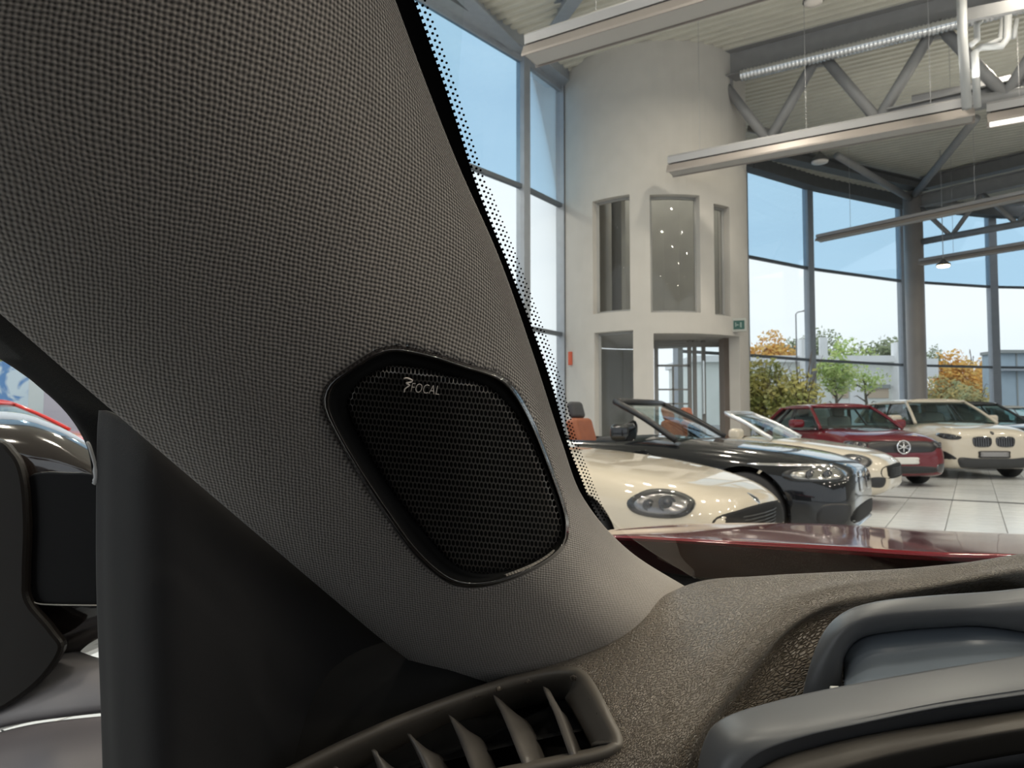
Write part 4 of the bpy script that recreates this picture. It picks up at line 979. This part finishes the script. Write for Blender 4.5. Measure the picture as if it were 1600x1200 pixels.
SB = spline([Vector((*p, 0)) for p in BR], 6); SA = spline([Vector((*p, 0)) for p in BL], 6)
v = []; f = []
for p, q in zip(SA, SB): v += [W(p.x, p.y, on_glass(p.x, p.y)), W(q.x, q.y, on_glass(q.x, q.y))]
for i in range(len(SA)-1): f.append((2*i, 2*i+1, 2*i+3, 2*i+2))
fb_ = mesh_obj('edge_band', v, f, frit_m, wsg)
# arc length walk down the band edge; pitch shrinks with distance
dots = MB(); L_ = [0]
for p, q in zip(SB[:-1], SB[1:]): L_.append(L_[-1]+(q-p).length)
def along(l_):
    for i in range(len(L_)-1):
        if L_[i+1] >= l_: a = (l_-L_[i])/(L_[i+1]-L_[i]); tg = (SB[i+1]-SB[i]).normalized(); return SB[i]+(SB[i+1]-SB[i])*a, tg
    return SB[-1], tg
l_ = 200.0; row_i = 0; LEND = L_[-1]-14
while l_ < LEND:
    p, tg = along(l_); nrm = Vector((-tg.y, tg.x, 0))
    if nrm.x < 0: nrm = -nrm
    fy = min(max(p.y, -100), 850); pitch = 11.8 - 6.0*max(0, min(1, fy/750)); sc_ = pitch/11.8
    # tooth joined to the band
    th = 3.3*sc_; w2 = pitch*.24; cx = p + tg*0
    pts_ = [cx-tg*w2-nrm*1.5, cx+tg*w2-nrm*1.5, cx+tg*w2+nrm*th*1.3, cx-tg*w2+nrm*th*1.3]
    dots.add([W(q.x, q.y, on_glass(q.x, q.y)) for q in pts_], [(0, 1, 2, 3)])
    for c_, (off_, sh, rr_) in enumerate(((9.5, .5, 2.5), (15.5, 0.0, 2.2), (20.8, .5, 1.8))):
        if c_ == 2 and sc_ > .80: continue
        c3_ = p + tg*(sh*pitch) + nrm*(off_*(.35+.65*sc_)); rad_ = rr_*(.25+.75*sc_)
        ring = [W(c3_.x+rad_*math.cos(a*PI/4), c3_.y+rad_*math.sin(a*PI/4), on_glass(c3_.x, c3_.y)) for a in range(8)]
        dots.add(ring, [tuple(range(8))])
    l_ += pitch
do_ = dots.build('edge_dots', frit_m, wsg); do_['kind'] = 'stuff'
def ext(row, steps):
    "carries a row of points on across the car, beyond the picture's edge"
    r_ = PX(row) if isinstance(row[0], tuple) else list(row)
    return r_ + [r_[-1] - CL*s_ for s_ in steps]
WIDE, NARR = (.12, .45, .95), (.08, .18, .30)
# --- bonnet
HRg = [
 [(900, 880, .98), (985, 888, .95), (1100, 906, .90), (1300, 908, .82), (1450, 905, .77), (1680, 900, .72)],
 [(905, 858, .93), (985, 863, .89), (1130, 880, .83), (1300, 888, .77), (1450, 887, .72), (1680, 885, .67)],
 [(915, 846, .875), (985, 848, .835), (1130, 856, .775), (1300, 863, .722), (1450, 871, .685), (1680, 878, .635)],
 [(925, 838, .86), (985, 839, .82), (1130, 847, .76), (1300, 857, .71), (1450, 867, .675), (1680, 876, .63)],
 [(935, 834, .90), (1000, 833, .87), (1130, 836, .85), (1300, 844, .84), (1450, 853, .83), (1680, 862, .80)],
 [(945, 830, .95), (1030, 826, 1.0), (1150, 824, 1.03), (1300, 829, 1.08), (1450, 838, 1.12), (1680, 846, 1.15)],
 [(960, 827, 1.0), (1060, 819.5, 1.12), (1170, 817.5, 1.24), (1300, 819, 1.36), (1450, 828, 1.50), (1680, 838, 1.6)],
 [(965, 832, 1.03), (1070, 826, 1.16), (1180, 824, 1.29), (1300, 828, 1.42), (1450, 840, 1.58), (1680, 850, 1.7)],
 [(970, 870, 1.05), (1080, 880, 1.18), (1190, 880, 1.31), (1300, 890, 1.45), (1450, 910, 1.62), (1680, 930, 1.75)]]
hood_m = mat('bonnet_red', (.19, .005, .012), .35, .2, coat=1.0, spec=.1)
bon = surf('bonnet', [ext(r_, WIDE) for r_ in HRg], hood_m, ego, 6, 6, thick=.004, flip=True)
cowl = surf('cowl', [ext(r_, WIDE) for r_ in ([(880, 985, .68), (1000, 990, .67), (1200, 960, .64), (1400, 950, .61), (1680, 940, .57)], [(880, 930, .76), (1000, 930, .74), (1200, 925, .69), (1400, 915, .65), (1680, 900, .60)], [(880, 868, 1.0), (1000, 893, .97), (1200, 906, .90), (1400, 905, .80), (1680, 900, .74)])], black_cloth, ego, 4, 4, thick=.004, flip=True)
# --- dashboard top
DR = [
 [(1010, 990, .70), (1110, 960, .68), (1200, 945, .66), (1300, 935, .64), (1400, 930, .62), (1500, 920, .60), (1700, 905, .56)],
 [(1010, 950, .655), (1095, 915, .635), (1200, 908, .615), (1300, 902, .60), (1400, 897, .58), (1500, 889, .56), (1700, 868, .525)],
 [(985, 957, .635), (1082, 912, .62), (1190, 900, .60), (1300, 894, .585), (1400, 889, .565), (1500, 880, .545), (1700, 858, .51)],
 [(930, 984, .615), (1050, 932, .60), (1165, 918, .58), (1285, 908, .57), (1400, 901, .55), (1510, 892, .53), (1700, 870, .495)],
 [(868, 1018, .595), (985, 985, .57), (1095, 965, .55), (1200, 945, .545), (1310, 925, .55), (1450, 914, .53), (1700, 890, .485)],
 [(800, 1052, .575), (905, 1035, .548), (1020, 1030, .522), (1125, 1015, .512), (1225, 985, .527), (1300, 965, .545), (1700, 930, .52)],
 [(690, 1092, .55), (810, 1088, .524), (950, 1092, .492), (1060, 1088, .482), (1145, 1072, .492), (1230, 1060, .52), (1700, 1010, .54)],
 [(580, 1140, .525), (720, 1148, .50), (900, 1162, .462), (1000, 1165, .45), (1080, 1160, .455), (1180, 1150, .50), (1700, 1120, .54)],
 [(440, 1210, .50), (600, 1232, .475), (850, 1250, .438), (960, 1255, .428), (1050, 1260, .43), (1160, 1270, .48), (1700, 1260, .54)],
 [(300, 1290, .48), (500, 1330, .455), (820, 1350, .415), (930, 1360, .405), (1030, 1370, .41), (1160, 1400, .46), (1700, 1400, .52)]]
dash = surf('dashboard', [ext(r_, WIDE) for r_ in DR], leather, ego, 9, 9, flip=True, uv=(.93, .42))
# opening for the air vent
VO = [(470, 1196), (560, 1152), (660, 1110), (760, 1075), (840, 1054), (890, 1048), (912, 1056), (930, 1080), (952, 1122), (968, 1155), (964, 1170), (935, 1184), (860, 1200), (760, 1222), (600, 1262), (470, 1300), (380, 1290), (400, 1235)]
vsp = spline([Vector((*p, 0)) for p in VO], 6, True)
def to_px(p):
    q = p-CO; d_ = q.dot(AF); return 800+FPX*q.dot(AR)/d_, 600-FPX*q.dot(AU)/d_, d_
def inside(x, y, poly):
    c = False
    for p, q in zip(poly, poly[1:]+poly[:1]):
        if (p.y > y) != (q.y > y) and x < (q.x-p.x)*(y-p.y)/(q.y-p.y)+p.x: c = not c
    return c
bm = bmesh.new(); bm.from_mesh(dash.data)
DB_ = BVHTree.FromBMesh(bm)
def on_dash(px, py):
    h_ = DB_.ray_cast(CO, ray(px, py).normalized(), 5)
    return (h_[0]-CO).dot(AF) if h_[0] is not None else .5
vc = sum(vsp, Vector())/len(vsp)
shr = [vc+(p-vc)*.975 for p in vsp]
kill = []
for fc_ in bm.faces:
    x, y, d_ = to_px(fc_.calc_center_median())
    if inside(x, y, shr): kill.append(fc_)
bmesh.ops.delete(bm, geom=kill, context='FACES'); bm.to_mesh(dash.data); bm.free()
dm_ = dash.modifiers.new('t', 'SOLIDIFY'); dm_.thickness = .003; dm_.offset = -1
# vent: rim ring, deep box, blades
nV = len(vsp); v = []; f = []
def vring(scale, dz, shift=(0, 0)):
    for p in vsp:
        q = vc+(p-vc)*scale; dd = on_dash(*( (vc+(p-vc)*min(scale, 1.0)).x, (vc+(p-vc)*min(scale, 1.0)).y)); v.append(W(q.x+shift[0], q.y+shift[1], dd+dz))
# uniform inset in pixels rather than scaling, so the rim keeps its width
def inset(pts_, k):
    out = []
    m_ = len(pts_)
    for i in range(m_):
        tg = (pts_[(i+1) % m_]-pts_[i-1]).normalized(); out.append(pts_[i]+Vector((-tg.y, tg.x, 0))*k)
    return out
INS = ((-7, .004), (-5, -.001), (-1, -.0045), (5, -.0050), (11, -.0032), (19, .003), (32, .013), (44, .022), (47, .055))
for ins_, dz in INS:
    for p, q in zip(vsp, inset(vsp, ins_)):
        if ins_ > 11: up_f = max(0, (p.y-q.y)/(q-p).length)**.7; q = p + (q-p)*((11+(ins_-11)*(1-.82*up_f))/ins_)
        v.append(W(q.x, q.y, on_dash(p.x, p.y)+dz))
for i in range(len(INS)-1):
    for k in range(nV): f.append((i*nV+k, i*nV+(k+1) % nV, (i+1)*nV+(k+1) % nV, (i+1)*nV+k))
vent = mesh_obj('air_vent', v, f, ventm, ego, True)
bk = inset(vsp, 47); v = [W(p.x, p.y, on_dash(o_.x, o_.y)+.054) for p, o_ in zip(bk, vsp)]; v.append(sum(v, Vector())/nV)
mesh_obj('vent_back', v, [(k, (k+1) % nV, nV) for k in range(nV)], black_cloth, vent)
bl_m = ggrain('vent_blade', (.11, .10, .09), .36, 1400, .0001, .2)
for k, (tx, ty, bx, by) in enumerate(((848, 1072, 898, 1182), (770, 1085, 826, 1200), (700, 1116, 748, 1215), (636, 1146, 684, 1235), (580, 1172, 616, 1262), (520, 1200, 556, 1275))):
    d_t, d_b = on_dash(tx, ty)+.002, on_dash(bx-20, min(by, 1180))+.000
    w_ = 34 if k else 14
    top = [W(tx, ty, d_t), W(tx+w_*.7, ty+26, d_t-.003)]
    # blade: bevelled plate going back into the duct
    rows_ = [[W(tx, ty, d_t), W(tx+12, ty+8, d_t-.002), W(tx+w_, ty+28, d_t+.012), W(tx+w_+4, ty+34, d_t+.030)],
             [W((tx*.6+bx*.4)-2, ty*.6+by*.4, d_t*.6+d_b*.4), W(tx*.6+bx*.4+10, ty*.6+by*.4, d_t*.6+d_b*.4-.002), W(tx*.6+bx*.4+w_, ty*.6+by*.4+2, d_t*.6+d_b*.4+.012), W(tx*.6+bx*.4+w_+4, ty*.6+by*.4+4, d_t*.6+d_b*.4+.030)],
             [W(bx-8, by, d_b), W(bx+4, by, d_b-.002), W(bx+w_-6, by, d_b+.012), W(bx+w_, by, d_b+.030)]]
    surf('blade', rows_, bl_m, vent, 4, 3, thick=.0022)
# --- instrument hood
def strip(name, lines, m_, n=5, k=5, thick=.003, flip=True, label=None, uv=None):
    return surf(name, [ext(l_, NARR) if 'instrument' in name else PX(l_) for l_ in lines], m_, ego, n, k, thick=thick, flip=flip, label=label, uv=uv)
sur_A = [(1250, 1110, .50), (1262, 1050, .50), (1285, 990, .50), (1318, 957, .50), (1370, 940, .495), (1450, 931, .485), (1540, 925, .475), (1700, 915, .46)]
sur_A2 = [(1254, 1112, .494), (1267, 1052, .492), (1291, 993, .491), (1323, 961, .489), (1372, 945, .483), (1450, 937, .473), (1540, 931, .463), (1700, 922, .448)]
sur_M = [(1285, 1105, .486), (1293, 1052, .485), (1308, 1003, .483), (1336, 975, .480), (1385, 962, .473), (1460, 955, .463), (1540, 951, .453), (1700, 950, .438)]
sur_B = [(1314, 1098, .487), (1313, 1054, .487), (1320, 1018, .485), (1346, 993, .482), (1398, 983, .476), (1470, 977, .466), (1545, 976, .456), (1700, 1000, .443)]
sur_B2 = [(1317, 1100, .500), (1316, 1056, .50), (1323, 1021, .498), (1348, 997, .495), (1399, 987, .489), (1470, 981, .479), (1545, 980, .469), (1700, 1004, .456)]
hoodp = strip('instrument_surround', [[(x+4, y+12, d_+.03) for x, y, d_ in sur_A], sur_A, sur_A2, sur_M, sur_B, sur_B2], softg)
pin = strip('instrument_cover', [[(x, y, d_-.003) for x, y, d_ in [(1317, 1056, .50), (1321, 1022, .498), (1348, 996, .495), (1399, 986, .489), (1470, 980, .479), (1545, 979, .469), (1700, 1002, .456)]],
                             [(1318, 1062, .492), (1330, 1035, .489), (1358, 1013, .485), (1405, 1005, .479), (1475, 998, .469), (1550, 996, .459), (1700, 1012, .447)],
                             [(1319, 1066, .480), (1340, 1050, .477), (1370, 1036, .474), (1415, 1028, .470), (1480, 1020, .461), (1555, 1016, .452), (1700, 1020, .440)],
                             [(1320, 1085, .455), (1345, 1072, .453), (1380, 1066, .450), (1425, 1056, .447), (1490, 1046, .441), (1560, 1036, .435), (1700, 1030, .425)],
                             [(1322, 1110, .445), (1350, 1100, .443), (1390, 1092, .441), (1435, 1084, .437), (1500, 1072, .432), (1570, 1060, .427), (1700, 1050, .418)]], ggrain('sky_sheen_plastic', (.15, .175, .205), .30, 1800, .00006, .1))  # blue-grey colour holds the sky's reflection on the cover
vis = strip('instrument_visor', [
    [(1092, 1240, .45), (1112, 1168, .456), (1150, 1135, .46), (1230, 1112, .46), (1330, 1092, .455), (1460, 1068, .445), (1600, 1045, .432), (1720, 1028, .42)],
    [(1084, 1240, .432), (1100, 1160, .438), (1132, 1122, .442), (1220, 1094, .444), (1325, 1071, .440), (1460, 1047, .430), (1600, 1025, .418), (1720, 1007, .407)],
    [(1086, 1242, .424), (1104, 1164, .430), (1138, 1127, .433), (1224, 1099, .435), (1328, 1077, .430), (1460, 1053, .420), (1600, 1031, .408), (1720, 1013, .397)],
    [(1104, 1250, .408), (1128, 1186, .411), (1162, 1152, .413), (1240, 1128, .413), (1335, 1107, .408), (1465, 1082, .398), (1600, 1060, .386), (1720, 1042, .376)],
    [(1116, 1262, .402), (1146, 1208, .404), (1184, 1173, .404), (1255, 1148, .402), (1345, 1128, .397), (1468, 1103, .387), (1600, 1083, .375), (1720, 1066, .365)],
    [(1120, 1268, .403), (1150, 1214, .405), (1188, 1180, .405), (1258, 1155, .403), (1347, 1134, .398), (1469, 1109, .388), (1600, 1089, .376), (1720, 1072, .366)],
    [(1136, 1290, .412), (1166, 1236, .414), (1204, 1203, .414), (1266, 1178, .412), (1352, 1157, .407), (1472, 1133, .397), (1600, 1113, .385), (1720, 1096, .375)]], softg, 4, 6)
low = strip('instrument_rim', [
    [(1120, 1262, .415), (1164, 1216, .417), (1210, 1187, .417), (1280, 1165, .415), (1362, 1146, .409), (1480, 1127, .399), (1600, 1109, .387), (1720, 1092, .377)],
    [(1124, 1268, .405), (1168, 1221, .407), (1214, 1191, .406), (1284, 1169, .404), (1365, 1150, .399), (1480, 1131, .389), (1600, 1113, .377), (1720, 1096, .367)],
    [(1140, 1292, .397), (1190, 1248, .398), (1240, 1216, .397), (1310, 1192, .394), (1385, 1172, .390), (1490, 1151, .381), (1600, 1132, .369), (1720, 1115, .359)],
    [(1150, 1300, .400), (1205, 1262, .401), (1256, 1231, .400), (1325, 1206, .397), (1397, 1186, .393), (1497, 1165, .384), (1600, 1147, .372), (1720, 1130, .362)],
    [(1160, 1330, .44), (1215, 1300, .44), (1270, 1260, .44), (1335, 1235, .437), (1405, 1215, .433), (1500, 1195, .424), (1600, 1177, .412), (1720, 1160, .402)]], ventm, 4, 6)
MB().box(W(1305, 1078, .452), AR*.003, AF*.002, AU*.002).build('clip', mat('pale_clip', (.5, .5, .48), .4), ego, bevel=.001)
dk = strip('instrument_panel', [[(1180, 1260, .47), (1400, 1170, .47), (1720, 1110, .45)], [(1180, 1400, .47), (1400, 1400, .47), (1720, 1400, .45)]], mat('screen_black', (.01, .01, .012), .3), 3, 4)
# --- door side: frame, corner panel, lower panel, glass, mirror
df = strip('door_frame', [
    [(-700, -20, .45), (-480, 70, .45), (-240, 250, .46), (30, 465, .49), (200, 600, .52), (330, 720, .54), (380, 1000, .55), (380, 1300, .55)],
    [(-720, 80, .46), (-500, 150, .46), (-260, 355, .47), (0, 513, .50), (120, 610, .53), (205, 700, .55), (240, 960, .56), (240, 1300, .56)],
    [(-740, 130, .48), (-520, 215, .48), (-270, 395, .50), (0, 556, .53), (70, 607, .545), (112, 648, .55), (140, 695, .555), (149, 745, .555)],
    [(-745, 135, .50), (-525, 220, .50), (-272, 400, .52), (-2, 560, .55), (68, 611, .565), (109, 652, .57), (136, 699, .575), (145, 748, .575)]], mat('door_frame_black', (.004, .004, .0045), .8, spec=.15), 4, 6, flip=False)
seal = MB(); seal.tube(spline(PX([(0, 557, .556), (70, 608, .571), (112, 649, .576), (140, 695, .575), (150, 738, .565)]), 6), .0011, 6); seal.build('frame_seal', mat('seal_highlight', (.35, .35, .36), .35), ego, True)  # seal paled to hold the thin highlight along the window opening
outline_q = [(136, 690, .5), (141, 700, .5), (151, 735, .5), (152, 748, .5), (147, 756, .5)]
MB().tube(spline(PX(outline_q), 4), [.0006]+[.0012]*7+[.0026]*7+[.0016]*2, 8).build('seal_end', mat('seal_light', (.42, .42, .43), .4), ego, True)
cp = strip('corner_panel', [
    [(154, 641, .50), (163, 642, .494), (185, 651, .485), (240, 680, .475), (340, 760, .49), (480, 860, .53), (700, 990, .58)],
    [(151, 700, .50), (160, 700, .494), (182, 705, .482), (240, 720, .468), (340, 800, .485), (480, 900, .53), (700, 1030, .59)],
    [(150, 900, .495), (159, 900, .489), (182, 900, .476), (250, 900, .462), (350, 920, .49), (480, 980, .54), (700, 1080, .60)],
    [(157, 1100, .49), (166, 1100, .484), (190, 1100, .470), (260, 1100, .456), (360, 1100, .49), (480, 1110, .55), (640, 1130, .61)],
    [(163, 1300, .485), (172, 1300, .479), (200, 1300, .464), (270, 1300, .45), (370, 1300, .49), (480, 1300, .56), (640, 1300, .61)]], soft, 5, 5)
fill = strip('footwell_side', [[(380, 760, .56), (700, 940, .60), (900, 990, .66)], [(380, 1100, .55), (700, 1100, .56), (900, 1080, .62)], [(380, 1350, .53), (700, 1350, .53), (900, 1300, .56)]], black_cloth, 3, 3)  # black sheet stands in for the deep shade beside the footwell
sg_pts = [(-.05, .50), (-.75, .50)]
wp0, wp1 = W(175, 700, .60), W(-900, 700, .60)
sgm = mesh_obj('side_window', [E(.46, .44, 1.5), E(-.8, .44, 1.5), E(-.8, .50, .90), E(.46, .50, .90)], [(0, 1, 2, 3)], wind_glass, ego, False)
# door mirror outside the glass
def rbox(m, px0, py0, px1, py1, d0, d1):
    "rounded block standing square to the view at its own distance"
    dm2 = (d0+d1)/2; a, b2 = W(px0, py0, dm2), W(px1, py1, dm2); c = (a+b2)/2
    return m.box(c, AR*((b2-a).dot(AR)/2), AU*(abs((b2-a).dot(AU))/2), AF*((d1-d0)/2))
mir = surf('door_mirror', [PX(r_) for r_ in (
    [(-330, 690, .92), (-200, 660, .92), (0, 648, .92), (80, 668, .90), (150, 712, .88), (200, 760, .86)],
    [(-330, 672, .82), (-200, 650, .83), (0, 643, .84), (80, 661, .83), (150, 701, .81), (200, 748, .80)],
    [(-330, 690, .76), (-200, 672, .765), (0, 668, .775), (80, 684, .775), (150, 722, .77), (200, 765, .76)],
    [(-330, 760, .735), (-200, 740, .74), (0, 730, .745), (80, 738, .75), (150, 752, .75), (200, 790, .75)],
    [(-330, 850, .735), (-200, 850, .74), (0, 850, .745), (80, 850, .75), (150, 850, .75), (200, 850, .75)],
    [(-330, 990, .74), (-200, 1000, .745), (0, 1000, .75), (80, 990, .755), (150, 975, .76), (200, 960, .76)],
    [(-330, 1080, .80), (-200, 1085, .80), (0, 1080, .80), (80, 1050, .80), (150, 1020, .80), (200, 1000, .80)])], mat('mirror_housing', (.018, .013, .012), .12, coat=1), ego, 5, 6, thick=.004, flip=True)
def outline_panel(name, pts_, d_, m_, parent, thick=.004, rnd=5, bev=.002):
    ol = spline([Vector((*p, 0)) for p in pts_], rnd, True); n_ = len(ol)
    v = [W(p.x, p.y, d_(p.x, p.y) if callable(d_) else d_) for p in ol]; v2 = [q + AF*thick for q in v]
    o = mesh_obj(name, v+v2, [tuple(range(n_))[::-1], tuple(range(n_, 2*n_))] + [(k, (k+1) % n_, n_+(k+1) % n_, n_+k) for k in range(n_)], m_, parent, False)
    b_ = o.modifiers.new('b', 'BEVEL'); b_.width = bev; b_.segments = 2; b_.limit_method = 'ANGLE'
    return o
outline_panel('mirror_lobe', [(-300, 700), (-150, 672), (-20, 683), (18, 706), (36, 745), (42, 820), (40, 900), (44, 940), (80, 985), (95, 1020), (40, 1085), (-60, 1130), (-300, 1150)], .728, mat('mirror_frame', (.010, .008, .007), .4, spec=.3), mir, .012, bev=.004)
outline_panel('mirror_recess', [(44, 745), (100, 738), (160, 752), (175, 850), (160, 944), (110, 946), (62, 943), (46, 925), (42, 880), (42, 800)], .738, mat('mirror_dark', (.004, .004, .005), .4, spec=.2), mir, .004)
MB().tube(spline(PX([(44, 930, .735), (55, 942, .735), (85, 945, .735), (158, 946, .735)]), 5), .0007, 6).build('mirror_seam', mat('seam_pale', (.30, .29, .27), .3), mir, True)
mf = surf('mirror_foot', [PX(r_) for r_ in (
    [(60, 1000, .80), (110, 1010, .79), (128, 1019, .785), (160, 1029, .78), (200, 1030, .78)],
    [(50, 1045, .765), (95, 1045, .755), (118, 1045, .75), (160, 1050, .74), (200, 1050, .74)],
    [(-30, 1135, .73), (40, 1122, .725), (90, 1115, .72), (160, 1108, .715), (200, 1106, .715)],
    [(-30, 1150, .76), (40, 1130, .755), (90, 1122, .75), (160, 1114, .745), (200, 1112, .745)])], mat('mirror_foot_grey', (.20, .19, .20), .42), mir, 5, 5, thick=.003, flip=True)
surf('door_ledge', [PX(r_) for r_ in (
    [(-60, 1160, .74), (30, 1136, .735), (90, 1126, .73), (170, 1118, .725), (220, 1116, .725)],
    [(-60, 1172, .70), (30, 1148, .695), (90, 1136, .69), (170, 1126, .685), (220, 1124, .685)],
    [(-60, 1260, .64), (30, 1240, .635), (90, 1220, .63), (170, 1210, .63), (220, 1205, .63)],
    [(-60, 1350, .60), (30, 1340, .60), (90, 1340, .60), (170, 1340, .60), (220, 1340, .60)])], mat('door_ledge_grey', (.13, .12, .13), .4), ego, 5, 5, thick=.003, flip=True)
# --- the rest of the cabin and body around the camera
lin = noisy(mat('headliner', (.05, .048, .047), .95), 60, .05)
def cab(name, f0, f1, l0, l1, z0, z1, m_=lin):
    c = E((f0+f1)/2, (l0+l1)/2, (z0+z1)/2); return MB().box(c, CF*(f1-f0)/2, CL*(l1-l0)/2, Vector((0, 0, (z1-z0)/2))).build(name, m_, ego, bevel=.01)
cab('headliner', -1.9, -.02, -1.05, .42, 1.50, 1.54)
cab('door_panel', -.9, .40, .47, .52, .30, .80, soft)
cab('door_panel', -2.0, -.95, .47, .52, .30, .80, soft)
cab('centre_pillar', -.98, -.85, .44, .50, .93, 1.52, lin)
cab('door_panel', -2.0, .40, -1.10, -1.05, .30, .93, soft)
cab('centre_pillar', -.98, -.85, -1.10, -1.05, .93, 1.52, lin)
cab('rear_wall', -2.05, -2.0, -1.08, .48, .30, 1.52, lin)
cab('cabin_floor', -2.0, 1.0, -1.08, .48, .26, .30, soft)
cab('firewall', .98, 1.0, -1.08, .48, .3, .88, soft)
sc_m = mat('seat_cloth', (.03, .03, .032), .9)
cab('front_seat', -.95, -.32, -.28, .38, .35, .62, sc_m); cab('seat_backrest', -.55, -.38, -.30, .38, .60, 1.28, sc_m); cab('seat_headrest', -.52, -.42, -.12, .22, 1.29, 1.47, sc_m)  # unseen seats, made tall and wide to block light from behind
cab('front_seat', -.95, -.32, -1.02, -.42, .35, .62, sc_m); cab('seat_backrest', -.60, -.43, -1.02, -.40, .60, 1.26, sc_m); cab('seat_headrest', -.57, -.47, -.85, -.57, 1.27, 1.45, sc_m)
cab('footwell_panel', .40, 1.0, .47, .52, .30, .93, soft); cab('footwell_panel', .40, 1.0, -1.10, -1.05, .30, .95, soft)
for l0 in (.455, -1.075):
    mesh_obj('rear_door_glass', [E(-.98, l0, .93), E(-2.0, l0, .93), E(-2.0, l0, 1.5), E(-.98, l0, 1.5)], [(0, 1, 2, 3)], glass('darkened_glass', (.12, .12, .13), .04), ego, False)  # unseen panes, dark tint added to keep rear light off the trim
